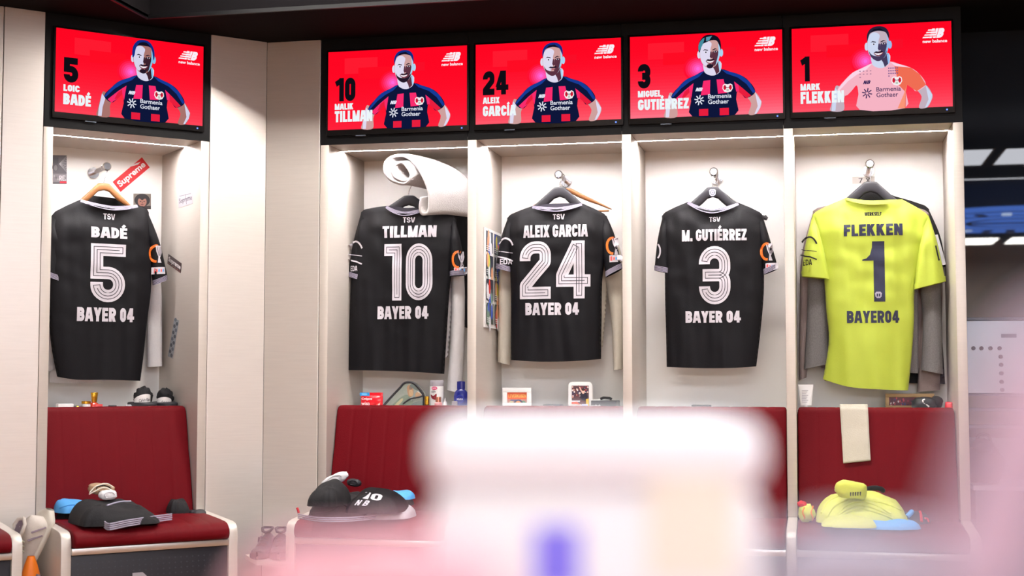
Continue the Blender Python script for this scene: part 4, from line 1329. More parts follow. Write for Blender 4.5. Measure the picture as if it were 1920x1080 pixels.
Garment('cotton_jacket', 'beige cotton jacket behind the shirt with number 24', 'jacket', 0, 0.43, dict(
    neck=[(1015, 392), (1050, 402), (1090, 392)], left=[(965, 420), (955, 500), (958, 580), (965, 650)], right=[(1138, 414), (1140, 500), (1136, 580), (1130, 650)],
    soL=[(965, 418), (938, 500), (935, 600), (934, 678)], siL=[(985, 440), (962, 520), (960, 600), (956, 684)],
    soR=[(1136, 412), (1166, 480), (1170, 590), (1168, 692)], siR=[(1112, 440), (1134, 520), (1146, 600), (1151, 694)]), simple(M['beige']), depth=.04, seed=18.2, folds=.016, collar=False, group=HB)
Garment('tweed_blazer', 'grey tweed blazer behind the yellow shirt', 'jacket', 0, 0.425, dict(
    neck=[(1600, 380), (1636, 392), (1680, 382)], left=[(1545, 420), (1552, 520), (1560, 600), (1566, 690)], right=[(1730, 414), (1722, 520), (1722, 600), (1722, 700)],
    soL=[(1547, 418), (1518, 500), (1513, 600), (1508, 692)], siL=[(1570, 440), (1552, 520), (1553, 600), (1555, 682)],
    soR=[(1728, 412), (1760, 500), (1766, 600), (1768, 702)], siR=[(1706, 440), (1722, 520), (1730, 600), (1727, 694)]), simple(M['tweed']), depth=.025, seed=20.2, folds=.012, collar=False, group=HB, slv_depth=.035)
Garment('knit_sweater', 'taupe knitted sweater behind the grey blazer', 'sweater', 0, 0.475, dict(
    neck=[(1600, 376), (1636, 388), (1680, 380)], left=[(1524, 396), (1530, 500), (1535, 600), (1540, 690)], right=[(1742, 400), (1740, 500), (1740, 600), (1738, 690)],
    soL=[(1526, 394), (1503, 480), (1499, 600), (1498, 713)], siL=[(1545, 430), (1530, 520), (1522, 620), (1512, 708)],
    soR=[(1740, 400), (1765, 490), (1766, 600), (1762, 731)], siR=[(1716, 440), (1728, 520), (1724, 620), (1720, 735)]), simple(M['taupe']), depth=.018, seed=22.2, folds=.01, collar=False, group=HB)
Garment('black_coat', 'black coat with pale sleeve bands at the back of the yellow shirt', 'coat', 0, 0.515, dict(
    neck=[(1604, 368), (1640, 361), (1678, 368)], left=[(1560, 396), (1548, 520), (1545, 620), (1546, 714)], right=[(1742, 392), (1752, 500), (1764, 600), (1772, 720)],
    soR=[(1740, 390), (1762, 440), (1772, 488), (1774, 500)], siR=[(1728, 410), (1740, 450), (1748, 496)]), simple(M['darkc']), depth=.012, seed=24.2, folds=.008, collar=False, group=HB, slv_depth=.02)
mb = MB()
q = [at(*k, 0.478) for k in ((1744, 442), (1758, 440), (1774, 496), (1757, 500))]
mb.prism(q, 'y', 0.468, 0.474)
single('sleeve_band', mb, M['whitec'], 'pale band on the coat sleeve right of the yellow shirt', 'sleeve band', (q[0][0], 0.47, q[0][1]))

# --- pale fleece rolled over the peg of locker b
prof = [(772, 336), (752, 340), (738, 332), (734, 318), (742, 308), (756, 308), (766, 318), (770, 331), (756, 346), (734, 341), (722, 326), (721, 308), (730, 297), (745, 293), (760, 296), (778, 308), (793, 330), (803, 358), (805, 384), (802, 399), (790, 402), (786, 390), (790, 370)]
pts = smooth_pts([at(*q, 0.26) for q in prof], 5, False)
def fl(a, b):
    i = int(round(a * (len(pts) - 1)))
    x, z = pts[i]
    k = i / (len(pts) - 1)
    wob = noise.noise(V((k * 9, b * 3, 2))) * .008
    lo = sstep((k - .62) / .3)
    ext = 0.215 + 0.035 * lo
    bb = b ** (1.0 + .3 * lo)
    return (x + bb * ext + wob, 0.245 + b * 0.15, z + .012 * math.sin(math.pi * b) - (0.055 * (1 - lo) + .0 * lo) * b * b + 0.5 * wob)
mb = MB(); mb.grid(fl, len(pts) - 1, 16)
o = single('rolled_fleece', mb, [M['fleece']], 'thick pale grey fleece rolled up and slung over the peg', 'fleece', (pts[0][0], .26, pts[0][1]), 0, smooth=80)
md = o.modifiers.new('thick', 'SOLIDIFY'); md.thickness = 0.017; md.offset = 0
md = o.modifiers.new('soft', 'SUBSURF'); md.levels = 1; md.render_levels = 2
# ---------------------------------------------------------------- small things in the lockers
def at_x(u, v, x, row=0):
    """(y, z) of the plane at row-local x seen at photo pixel u, v"""
    inv = ROWS[row].inverted()
    c = inv @ CAM
    d = inv.to_3x3() @ (FWD * FPX + RGT * (u - 960) + UPV * (540 - v))
    p = c + d * ((x - c.x) / d.x)
    return p.y, p.z

SH = 0.945
def spot(u0, u1, v, y, row=0):
    """left x, right x and height of a thing on the shelf at depth y"""
    return at(u0, v, y, row)[0], at(u1, v, y, row)[0], at((u0 + u1) / 2, v, y, row)[1]

def bottle(name, label, cat, u0, u1, v, y, row, prof, mats, group=None, flat=0.7, parts=None):
    """lathe bottle on the shelf: prof has (part name, material key, [(r, z) of the unit bottle])"""
    x0, x1, z1 = spot(u0, u1, v, y, row)
    c = ((x0 + x1) / 2, y, SH)
    R, H = (x1 - x0) / 2, z1 - SH
    t = thing(name, label, cat, c, row, group)
    for pn, mk, pr in prof:
        mb = MB(); mb.lathe([(r * R, z * H) for r, z in pr], c, 24, sy=flat)
        part(pn, mb, M[mk], t, 40)
    return t, c, R, H

# locker a, shelf
x0, x1, z1 = spot(107, 136, 757, 0.25, 1)
mb = MB(); mb.box(x0, x1, .23, .27, SH, z1, bev=.002)
single('small_box', mb, M['white'], 'small flat white box on the shelf under the shirt with number 5', 'box', ((x0 + x1) / 2, .25, SH), 1)
x0, x1, z1 = spot(136, 154, 758, 0.25, 1)
t = thing('lipstick', 'black lipstick tube with a gold ring lying on the shelf', 'lipstick', ((x0 + x1) / 2, .25, SH), 1)
mb = MB(); mb.tube([(x0, .25, SH + .008), (x0 + (x1 - x0) * .4, .25, SH + .008)], .008, 12); mb.tube([(x0 + (x1 - x0) * .58, .25, SH + .008), (x1, .25, SH + .008)], .008, 12)
part('tube', mb, M['plastic'], t, 40)
mb = MB(); mb.tube([(x0 + (x1 - x0) * .4, .25, SH + .008), (x0 + (x1 - x0) * .58, .25, SH + .008)], .0085, 12)
part('ring', mb, M['gold'], t, 40)
bottle('cream_jar', 'squat glass jar with a gold lid beside the gold perfume bottle', 'jar', 153, 170, 752, .27, 1,
       [('jar', 'white', [(.001, 0), (.9, 0), (.95, .1), (.95, .6), (.8, .66)]), ('lid', 'gold', [(.001, .66), (1, .66), (1, .97), (.9, 1), (.001, 1)])], None, flat=1)
bottle('perfume_bottle', 'amber perfume bottle with a tall flared gold cap', 'bottle', 169, 185, 736, .27, 1,
       [('flask', 'amber', [(.001, 0), (.9, 0), (1, .06), (1, .30), (.6, .38), (.4, .42)]), ('cap', 'gold', [(.45, .42), (.62, .42), (.72, .7), (.86, .98), (.8, 1), (.001, .97)])], None)
x0, x1, z1 = spot(174, 192, 758, 0.24, 1)
mb = MB(); mb.lathe([(.001, 0), ((x1 - x0) / 2, 0), ((x1 - x0) / 2, z1 - SH), (.001, z1 - SH)], ((x0 + x1) / 2, .24, SH), 20)
single('bottle_cap', mb, M['coral'], 'coral red screw cap lying before the gold perfume bottle', 'cap', ((x0 + x1) / 2, .24, SH), 1, smooth=40)
x0, x1, z1 = spot(205, 218, 760, 0.26, 1)
mb = MB(); mb.box(x0, x1, .25, .28, SH, SH + .016, bev=.003)
single('comb_case', mb, M['plastic'], 'tiny dark case lying in the middle of the shelf', 'case', ((x0 + x1) / 2, .265, SH), 1)
x0, x1, z1 = spot(235, 247, 757, 0.25, 1)
mb = MB(); mb.lathe([(.011, 0), (.015, .004), (.015, .014), (.011, .018), (.011, .006)], ((x0 + x1) / 2, .25, SH), 18)
single('tape_roll', mb, M['greyc'], 'tiny clear ring of tape left of the black slides', 'tape', ((x0 + x1) / 2, .25, SH), 1, smooth=40)
# black slides with a white band
def blob(cx, cy, cz, rx, ry, rz, seed=0, amp=.12, fr=3.0, nu=28, nv=16, e1=1.0, e2=1.0, rot=0.0):
    mb = MB()
    P = lambda v, e: math.copysign(abs(v) ** e, v)
    def f(a, b):
        th, ph = a * 2 * math.pi, (b - .5) * math.pi
        d = V((P(math.cos(ph), e1) * P(math.cos(th), e2), P(math.cos(ph), e1) * P(math.sin(th), e2), P(math.sin(ph), e1)))
        k = 1 + amp * noise.noise(d * fr + V((seed * 7.3, seed * 3.1, seed)))
        x, y, z = d.x * rx * k, d.y * ry * k, d.z * rz * k
        return (cx + x * math.cos(rot) - y * math.sin(rot), cy + x * math.sin(rot) + y * math.cos(rot), cz + z)
    mb.grid(f, nu, nv, closed=True)
    return mb

for (u0, u1, v, lab, sd) in ((249, 292, 726, 'black slide with a white band, left one of the pair on the shelf', 1), (292, 330, 730, 'black slide with a white band, tipped over at the right of the pair', 2)):
    y = .30
    x0, x1, z1 = spot(u0, u1, v, y, 1)
    cx, hw = (x0 + x1) / 2, (x1 - x0) / 2
    t = thing('slide_sandal', lab, 'slide', (cx, y, SH), 1, 'pair of slides on the shelf')
    mb = blob(cx, y + .03, SH + .016, hw * 1.05, .11, .015, sd, .06, 2, e1=.5, e2=.7)
    part('sole', mb, M['plastic'], t, 60)
    mb = blob(cx + .006, y + .03, SH + .05, hw * .75, .05, (z1 - SH) * .52, sd + 3, .25, 3)
    part('strap', mb, M['darkc'], t, 60)
    p = Pic((cx - hw * .9, y - .035, SH + .052), (2 * hw, 0, .25 * hw), (0, .4 * hw, 2 * hw), (0, -1, 0.1))
    mbb = MB()
    tilt = .012 if sd == 1 else -.02
    def fb(a, b):
        an = math.pi * (a - .5)
        return (cx - hw * .25 + hw * .68 * math.sin(an), y - .012 - .045 * math.cos(an), SH + .008 + .036 * b + .018 * math.cos(an) * b + tilt * a)
    mbb.grid(fb, 16, 4)
    part('white_band', mbb, M['white'], t, 60)
    mbl = MB()
    vs, fs, _ = text('Calvin Klein', 0.01)
    mbl.add([V(fb(.26 + .5 * q[0], .35 + .3 * q[1])) + V((0, -.0015, 0)) for q in vs], fs)
    part('band_lettering', mbl, M['line'], t, weld=False)

# stickers of locker a
def sticker(label, pts, y, row, fn, face='y', x=None):
    """flat sticker; pts: pixel corners top-left, top-right, bottom-left"""
    if face == 'y':
        A, B, C = [V((at(*p, y, row)[0], y, at(*p, y, row)[1])) for p in pts]; n = V((0, -1, 0))
    else:
        A, B, C = [V((x, *at_x(*p, x, row))) for p in pts]; n = V((-1, 0, 0)) if row == 1 else V((1, 0, 0))
    p = Pic(A + n * .0006, B - A, A - C, n, step=.00004)
    fn(p)
    c = (A + B) / 2
    return single('sticker', p.mb, M['pic'], label, 'sticker', c, row, weld=False)

def f1(p):
    p.rect(0, 0, 1, 1, (214, 22, 32)); p.text('Supreme', .07, .22, .95, .86, (250, 246, 246), .03)
    p.poly([(.62, 0), (.72, 0), (.90, .2), (.80, .24)], (240, 232, 232))
sticker('red sticker with white lettering stuck aslant beside the wooden hanger', [(211, 341), (266, 295), (226, 360)], D, 1, f1)
def f2(p):
    p.rect(0, 0, 1, 1, (88, 86, 92))
    for k in range(9): p.line([(.45, .30), (1, .02 + k * .07)], .012, (190, 188, 194))
    p.rect(0, .08, .4, .3, (60, 58, 66)); p.ell(.18, .42, .22, .14, (70, 66, 72)); p.ell(.2, .44, .13, .1, (120, 116, 120))
    p.rect(0, .64, 1, .93, (128, 122, 128))
    for k in range(7): p.ell(.1 + k * .13, .72 + (k % 3) * .06, .05, .04, (88 if k % 2 else 160,) * 3, 8)
    p.text('RE.', .45, .70, .95, .88, (210, 206, 210), .03); p.rect(.5, .90, .98, .97, (206, 40, 60))
sticker('grey photo sticker on the back panel at the left edge of the corner locker', [(99, 291), (125, 291.5), (99, 345)], D, 1, f2)
def f3(p):
    p.rect(0, 0, 1, 1, (120, 112, 104)); p.rect(0, .78, 1, 1, (40, 36, 38)); p.ell(.5, .42, .44, .42, (20, 17, 24)); p.ell(.5, .52, .25, .33, (150, 104, 92))
    p.poly([(.24, .36), (.3, .2), (.5, .16), (.7, .2), (.76, .36), (.64, .32), (.5, .42), (.36, .32)], (20, 17, 24), 3)
    p.ell(.4, .5, .05, .025, (40, 26, 30), 8); p.ell(.61, .5, .05, .025, (40, 26, 30), 8); p.ell(.5, .70, .09, .035, (96, 44, 50), 10)
    p.poly([(.5, .48), (.55, .62), (.47, .63)], (110, 70, 62)); p.poly([(.2, .88), (.5, .8), (.8, .88), (.9, 1), (.1, 1)], (28, 24, 28))
sticker('small portrait photo of a person with dark curly hair near the red sticker', [(250, 363), (283, 363.5), (250, 392)], D, 1, f3)
def f4(p):
    p.rect(0, 0, 1, 1, (190, 186, 192)); p.text('Supreme', .06, .30, .94, .80, (96, 90, 104), .02)
    p.line([(.1, .12), (.9, .2)], .05, (120, 116, 126)); p.line([(.5, .1), (.56, .9)], .03, (110, 106, 116)); p.line([(.2, .5), (.8, .42)], .04, (90, 86, 96))
sticker('white sticker with scribbled lettering on the right side panel', [(334, 366), (361, 357), (335, 390)], 0, 1, f4, 'x', W - .0005)
def f5(p):
    p.rect(0, 0, 1, 1, (58, 38, 40)); p.text('Supreme', .05, .2, .95, .82, (236, 230, 230), .03)
    for k in range(6): p.ell(.1 + k * .16, .88, .05, .06, (150, 90, 80), 8)
sticker('dark brown sticker with white lettering tilted on the side panel', [(316, 476), (341, 494), (314, 494)], 0, 1, f5, 'x', W - .0005)
def f6(p):
    p.rect(0, 0, 1, 1, (152, 158, 166))
    for k in range(12):
        p.ell((.02 + k * .083), .3 + .4 * (k % 2), .05, .25, (52, 62, 74) if k % 3 else (90, 100, 112), 8)
sticker('narrow grey patterned sticker low on the side panel', [(327, 597), (315, 668), (336, 601)], 0, 1, f6, 'x', W - .0005)

# locker b, shelf
def pouch_outline(u0, u1, v0, y, row):
    return spot(u0, u1, v0, y, row)
x0, x1, z1 = spot(677, 718, 736, .27, 0)
t = thing('foil_pouch', 'red foil pouch with a blue corner band standing on the shelf', 'pouch', ((x0 + x1) / 2, .27, SH))
mb = MB()
def fp(a, b):
    w_ = 1 if b > .1 else .96
    th = .016 * math.sin(math.pi * min(1, b * 1.2)) ** .7 if b < .83 else .003
    an = a * 2 * math.pi
    return ((x0 + x1) / 2 + (x1 - x0) / 2 * math.copysign(abs(math.cos(an)) ** .5, math.cos(an)) * w_, .27 - math.sin(an) * th, SH + (z1 - SH) * b)
mb.grid(fp, 32, 14, closed=True)
part('pouch_body', mb, M['redp'], t, 60)
p = Pic((x0, .252, z1), (x1 - x0, 0, 0), (0, 0, x1 - x0), (0, -1, 0))
p.rect(0, .0, .44, .14, (40, 150, 226)); p.rect(.08, .04, .34, .10, (130, 206, 246))
p.text('Colgate', .08, .22, .56, .34, (252, 246, 246), .025); p.text('wisp', .07, .40, .45, .60, (252, 246, 246), .005)
p.poly([(.62, .62), (.95, .40), (.88, .64)], (250, 120, 110)); p.poly([(.78, .6), (.9, .45), (.92, .62)], (250, 230, 226))
part('pouch_print', p.mb, M['pic'], t, weld=False)
# clear toiletry bag
OUT = [(719, 764), (735, 746), (752, 728), (760, 719), (768, 716.5), (778, 718), (786, 725), (797, 741), (797, 764)]
pts = [at(*q, .29) for q in OUT]
pts = [(a, max(b, SH)) for a, b in smooth_pts(pts, 4, False)]
t = thing('toiletry_bag', 'see-through toiletry bag with a dark zip leaning on the shelf', 'bag', (pts[len(pts) // 2][0], .29, SH))
mb = MB(); mb.prism(pts, 'y', .26, .33, bev=.012, seg=3)
part('clear_shell', mb, M['clear'], t, 60)
mb = MB(); mb.tube([(a, .262, b) for a, b in pts], .0055, 8)
part('zip', mb, M['plastic'], t, 60)
q = [at(*k, .27) for k in ((757, 757), (770, 748), (785, 745), (797, 741))]
mb = MB(); mb.tube([(a, .258, b) for a, b in smooth_pts(q, 4, False)], .004, 8)
part('front_zip', mb, M['plastic'], t, 60)
def bagpic():
    o = at(719, 716, .262)
    e = at(798, 716, .262)
    p = Pic((o[0], .266, o[1]), (e[0] - o[0], 0, 0), (0, 0, e[0] - o[0]), (0, -1, 0))
    p.poly([(.20, .57), (.42, .34), (.60, .30), (.70, .44), (.60, .57)], (112, 130, 112), 3)
    p.poly([(.22, .58), (.42, .38), (.46, .42), (.30, .58)], (214, 190, 142), 2)
    p.poly([(.56, .10), (.64, .06), (.70, .14), (.70, .30), (.62, .34), (.57, .26)], (206, 122, 52), 3)
    p.ell(.645, .13, .04, .05, (120, 54, 34)); p.poly([(.60, .2), (.68, .18), (.70, .30), (.62, .32)], (240, 176, 110), 2)
    p.poly([(.62, .36), (.70, .34), (.68, .42), (.64, .42)], (226, 232, 240))
    p.poly([(.76, .26), (.84, .22), (.92, .33), (.84, .36), (.76, .34)], (226, 150, 90), 3)
    p.poly([(.62, .08), (.74, .04), (.90, .26), (.80, .2), (.72, .16)], (48, 56, 74), 2)
    p.poly([(.70, .48), (.92, .42), (.96, .57), (.66, .57)], (96, 108, 118), 2)
    return p
part('bag_print', bagpic().mb, M['pic'], t, weld=False)
bottle('perfume_bottle', 'dark flask with a tall gold cap between the toiletry bag and the white bottle', 'bottle', 795, 806, 743, .24, 0,
       [('flask', 'plastic', [(.001, 0), (1, 0), (1, .2), (.7, .25)]), ('cap', 'gold', [(.7, .25), (.75, .25), (.78, .95), (.7, 1), (.001, 1)])], None, flat=1)
t, c, R, H = bottle('lotion_bottle', 'white lotion bottle with a pink label and dark red flower', 'bottle', 806, 832, 713, .33, 0,
       [('body', 'white', [(.001, 0), (.95, 0), (1, .03), (1, .74), (.96, .78)]), ('cap', 'greyc', [(.96, .78), (.98, .79), (.98, .97), (.9, 1), (.001, 1)])], None, flat=.6)
p = Pic((c[0] - R, c[1] - R * .6 - .001, SH + H), (2 * R, 0, 0), (0, 0, 2 * R), (0, -1, 0))
p.ell(.42, .55, .2, .12, (232, 80, 130)); p.text('NIX', .28, .50, .56, .60, (250, 220, 230), .02); p.text('care', .2, .74, .5, .86, (90, 80, 90), .01)
p.poly([(.15, .98), (.32, 1.08), (.5, 1.0), (.42, 1.2), (.52, 1.36), (.3, 1.3), (.2, 1.2)], (120, 14, 34), 2); p.poly([(.45, 1.0), (.58, .94), (.56, 1.2), (.44, 1.36)], (150, 24, 44), 2)
part('label', p.mb, M['pic'], t, weld=False)
bottle('nail_polish', 'small pink bottle with a rose gold cap', 'bottle', 815, 829, 744, .23, 0,
       [('flask', 'pink', [(.001, 0), (1, 0), (1, .42), (.75, .5)]), ('cap', 'rose', [(.7, .5), (.72, .5), (.72, .98), (.001, 1)])], None, flat=1)
bottle('nozzle_bottle', 'tiny white squeeze bottle with a pointed nozzle', 'bottle', 831, 838, 746, .24, 0,
       [('body', 'white', [(.001, 0), (1, 0), (1, .5), (.3, .72), (.22, 1), (.001, 1)])], None, flat=1)
t, c, R, H = bottle('lotion_bottle', 'dark blue lotion bottle by the side panel under the white sleeve', 'bottle', 851, 878, 714, .30, 0,
       [('body', 'nblue', [(.001, 0), (.92, 0), (1, .05), (1, .42), (.85, .58), (.5, .68)]), ('cap', 'nblue', [(.5, .68), (.56, .69), (.56, .97), (.001, 1)])], None, flat=.6)
p = Pic((c[0] - R, c[1] - R * .6 - .001, SH + H * .55), (2 * R, 0, 0), (0, 0, 2 * R), (0, -1, 0))
p.ell(.5, .42, .28, .28, (40, 62, 190)); p.ell(.5, .42, .24, .24, (22, 34, 140)); p.text('NIVEA', .29, .37, .71, .48, (240, 242, 252), .02)
part('label', p.mb, M['pic'], t, weld=False)
x0, x1, z1 = spot(848, 857, 752, .22, 0)
mb = MB(); mb.box(x0, x1, .21, .23, SH, z1, bev=.002)
single('soap_case', mb, M['greyc'], 'small grey case in front of the blue lotion bottle', 'case', ((x0 + x1) / 2, .22, SH))

# locker c, shelf and poster
def frame(label, u0, u1, v, y, wpx, m, fn, rnd=.003, v2=766, tall=None, name='picture_frame'):
    x0, x1, z1 = spot(u0, u1, v, y, 0)
    t = thing(name, label, 'picture frame', ((x0 + x1) / 2, y, SH))
    b = (x1 - x0) * wpx / (u1 - u0)
    H = z1 - SH
    if rnd > .01:
        k = []
        for cx, cz, a0 in ((x1 - rnd, z1 - rnd, 0), (x0 + rnd, z1 - rnd, 90), (x0 + rnd, SH + rnd, 180), (x1 - rnd, SH + rnd, 270)):
            for i in range(7):
                a = math.radians(a0 + i * 15); k.append((cx + rnd * math.cos(a), cz + rnd * math.sin(a)))
        mb = MB(); mb.prism(k, 'y', y, y + .02, bev=.004)
        part('frame', mb, m, t, 40)
        yy = y - .0008
    else:
        mb = MB()
        for a in ((x0, x1, z1 - b, z1), (x0, x1, SH, SH + b), (x0, x0 + b, SH + b, z1 - b), (x1 - b, x1, SH + b, z1 - b)): mb.box(a[0], a[1], y, y + .02, a[2], a[3], bev=.002)
        part('frame', mb, m, t, 40)
        yy = y + .012
        mb = MB(); mb.box(x0 + b * .5, x1 - b * .5, y + .013, y + .018, SH + b * .5, z1 - b * .5)
        part('backing', mb, M['white'], t)
    p = Pic((x0 + b, yy, z1 - b), (x1 - x0 - 2 * b, 0, 0), (0, 0, x1 - x0 - 2 * b), (0, -1, 0))
    fn(p, (H - 2 * b) / (x1 - x0 - 2 * b))
    part('photo', p.mb, M['pic'], t, weld=False)
    return t
def g1(p, h):
    p.rect(0, 0, 1, h, (196, 140, 130)); p.rect(0, 0, 1, .34, (240, 106, 70)); p.text('LEVERKUSEN', .05, .10, .95, .26, (255, 214, 120), .02)
    p.ell(.2, .6, .14, .18, (216, 206, 160)); p.ell(.8, .55, .14, .14, (90, 150, 110)); p.ell(.55, .55, .24, .2, (44, 40, 64)); p.ell(.55, .62, .17, .2, (246, 160, 100))
    p.rect(.15, .36, .7, .42, (60, 80, 130)); p.poly([(.3, h), (.45, .8), (.7, .8), (.85, h)], (190, 110, 120))
    p.rect(0, .86, .25, h, (120, 90, 110)); p.rect(.75, .84, 1, h, (150, 130, 150))
frame('white picture frame around a small orange magazine cover', 942, 996, 727, .36, 8.5, M['white'], g1)
def g2(p, h):
    p.rect(0, 0, 1, h, (92, 60, 66))
    random.seed(3)
    for k in range(70):
        c = random.choice([(214, 150, 130), (186, 40, 50), (70, 50, 64), (230, 200, 190), (120, 60, 70), (240, 230, 226), (60, 56, 90)])
        p.ell(random.random() * .92 + .04, random.random() * h * .62 + .03, .045, .055, c, 8)
    p.poly([(.55, .42), (.62, .36), (.85, .42), (.92, .62), (.86, .86), (.62, .84), (.5, .62)], (30, 26, 48), 3)
    p.ell(.68, .33, .10, .14, (246, 206, 190)); p.poly([(.44, .08), (.5, .06), (.62, .3), (.55, .34)], (244, 190, 170)); p.ell(.68, .24, .10, .06, (60, 36, 36))
    p.rect(0, .86, .5, .94, (240, 238, 244)); p.poly([(0, .96), (.3, .92), (.5, 1.1), (.2, h), (0, h)], (238, 76, 40))
    p.poly([(.5, .86), (.8, .88), (.78, 1.14), (.46, 1.06)], (84, 20, 30)); p.poly([(.84, .78), (1, .74), (1, 1.2), (.86, 1.2)], (244, 196, 60)); p.rect(.6, 1.18, .95, h, (200, 206, 236))
    p.ell(.45, 1.22, .1, .07, (246, 220, 214), 10)
frame('white rounded picture frame around a crowd photo with a celebrating player', 1065, 1111, 716, .34, 7, M['white'], g2, rnd=.022)
x0, x1, z1 = spot(1110, 1165, 751, .33, 0)
t = thing('shoe_box', 'low black box with pale lettering right of the rounded white frame', 'box', ((x0 + x1) / 2, .33, SH))
mb = MB(); mb.box(x0, x1 - .02, .30, .42, SH, z1, bev=.002)
part('box_body', mb, M['plastic'], t)
mb = MB(); mb.box(x0 + .002, x1 - .055, .31, .40, z1, z1 + .006, bev=.001)
part('paper', mb, M['white'], t)
mb = MB(); mb.tube([(x0 + .045, .305, z1 + .008), (x0 + .06, .305, z1 + .014), (x0 + .09, .31, z1 + .012), (x0 + .10, .31, z1 + .007)], .006, 8)
part('band', mb, M['darkc'], t, 60)
mb = MB(); vs, fs, _ = text('reebok', .02)
mb.add([(x0 + .002 + q[0] * .046, .2992, SH + .004 + q[1] * .013) for q in vs], fs)
part('box_lettering', mb, M['white'], t, weld=False)
for (u0, u1, lab) in ((1020, 1052, 'low dark case between the two white picture frames'), (1297, 1332, 'low dark case alone on the bare shelf under number 3')):
    x0, x1, z1 = spot(u0, u1, 764, .26, 0)
    mb = MB(); mb.box(x0, x1, .24, .32, SH, max(z1, .963), bev=.003)
    single('flat_case', mb, M['plastic'], lab, 'case', ((x0 + x1) / 2, .28, SH))
# collage leaning on the left side panel of locker c
X = W + T + .004
c = {k: at_x(*q, X) for k, q in dict(tl=(908, 427), tr=(938, 436), bl=(905, 612)).items()}
A, B, Cc = [V((X + .004, *c[k])) for k in ('tl', 'tr', 'bl')]
B = V((X + .004, B.y, A.z)); Cc = V((X + .004, A.y, Cc.z))
t = thing('photo_collage', 'narrow white framed collage of match photos on the side panel', 'photo collage', (X, A.y, Cc.z))
mb = MB(); mb.box(X - .003, X + .0035, A.y - .004, B.y + .004, Cc.z - .004, A.z + .004, bev=.001)
part('frame', mb, M['white'], t)
p = Pic(A, B - A, V((0, 0, (B - A).length)), (1, 0, 0))
hh = (A.z - Cc.z) / (B - A).length
random.seed(11)
for k in range(4):
    for j in range(2):
        a, b = .06 + j * .5, hh * (.02 + k * .245)
        p.rect(a, b, a + .42, b + hh * .215, random.choice([(40, 44, 60), (52, 70, 60), (60, 54, 66), (70, 80, 96)]))
        for q in range(6):
            p.ell(a + .06 + random.random() * .3, b + random.random() * hh * .17 + .06, .06, .11, random.choice([(226, 214, 60), (60, 90, 200), (210, 60, 50), (230, 230, 236), (120, 150, 130), (230, 170, 130)]), 8)
        for q in range(3): p.rect(a + .02, b + hh * (.15 + q * .02), a + .2, b + hh * (.158 + q * .02), (240, 240, 244))
part('photos', p.mb, M['pic'], t, weld=False)

# locker e
def g3(p):
    p.rect(0, 0, 1, 1, (196, 190, 184)); p.text('7 X', .28, .2, .8, .85, (60, 52, 52), .005)
sticker('small grey tag with handwriting on the back panel behind the hook above the yellow shirt', [(1598, 332), (1640, 331), (1598, 345)], D, 0, g3)
x0, x1, z1 = spot(1496, 1525, 721, .28, 0)
t = thing('cream_tube', 'white tube of cream standing on its cap at the left of the shelf', 'tube', ((x0 + x1) / 2, .28, SH))
mb = MB()
mb.grid(lambda a, b: ((x0 + x1) / 2 + (x1 - x0) / 2 * (.74 + .26 * b) * math.cos(a * 2 * math.pi), .28 - math.sin(a * 2 * math.pi) * (.014 * (1 - b) + .0015), SH + .018 + (z1 - SH - .018) * b), 28, 8, closed=True)
part('tube_body', mb, M['white'], t, 60)
mb = MB(); mb.lathe([(.001, 0), (.012, 0), (.012, .018), (.001, .018)], ((x0 + x1) / 2, .28, SH), 18)
part('cap', mb, M['white'], t, 40)
p = Pic((x0, .2635, z1), (x1 - x0, 0, 0), (0, 0, x1 - x0), (0, -1, 0.0))
for k in range(8): p.rect(.26, .36 + k * .11, .26 + .4 - (k % 3) * .06, .40 + k * .11, (190, 186, 194))
part('fine_print', p.mb, M['pic'], t, weld=False)
def g4(p, h):
    p.rect(0, 0, 1, h, (96, 30, 50))
    random.seed(5)
    for k in range(50): p.ell(random.random() * .94 + .03, random.random() * h * .86 + .02, .022, .03, random.choice([(140, 40, 64), (70, 24, 50), (206, 190, 196), (60, 50, 110), (180, 60, 80)]), 7)
    p.ell(.62, .18, .055, .06, (226, 214, 210)); p.ell(.62, .22, .045, .05, (196, 140, 100)); p.poly([(.55, .34), (.62, .27), (.70, .34), (.70, h), (.55, h)], (220, 172, 96)); p.line([(.03, .2), (.28, .33)], .03, (236, 200, 186))
frame('oak picture frame around a dark red crowd photo', 1660, 1752, 738, .40, 7, M['frame'], g4)
x0, x1, z1 = spot(1709, 1769, 742, .30, 0)
t = thing('glove_pouch', 'black padded pouch with a curved white mark before the oak frame', 'pouch', ((x0 + x1) / 2, .30, SH))
mb = blob(x0 + (x1 - x0) * .42, .30, SH + .026, (x1 - x0) * .44, .05, .034, 3, .18, 2.5)
part('pouch_body', mb, M['plastic'], t, 70)
mb = blob(x0 + (x1 - x0) * .78, .31, SH + .034, (x1 - x0) * .2, .045, z1 - SH - .034, 6, .15, 2.5)
part('pouch_flap', mb, M['darkc'], t, 70)
q = [(x0 + (x1 - x0) * k, .252, SH + b) for k, b in ((.40, .048), (.33, .043), (.36, .032), (.46, .022), (.52, .014))]
mb = MB(); mb.tube(smooth_pts(q, 4, False), [.0035] * (4 * 4 + 1), 8)
part('white_mark', mb, M['white'], t, 60)
x0, x1, z1 = spot(1771, 1786, 753, .30, 0)
mb = blob((x0 + x1) / 2, .30, SH + (z1 - SH) / 2, (x1 - x0) / 2, .03, (z1 - SH) / 2, 4, .12, 2, e1=.6, e2=.7)
single('red_purse', mb, M['redp'], 'small bright red purse at the right end of the shelf', 'purse', ((x0 + x1) / 2, .30, SH), smooth=70)
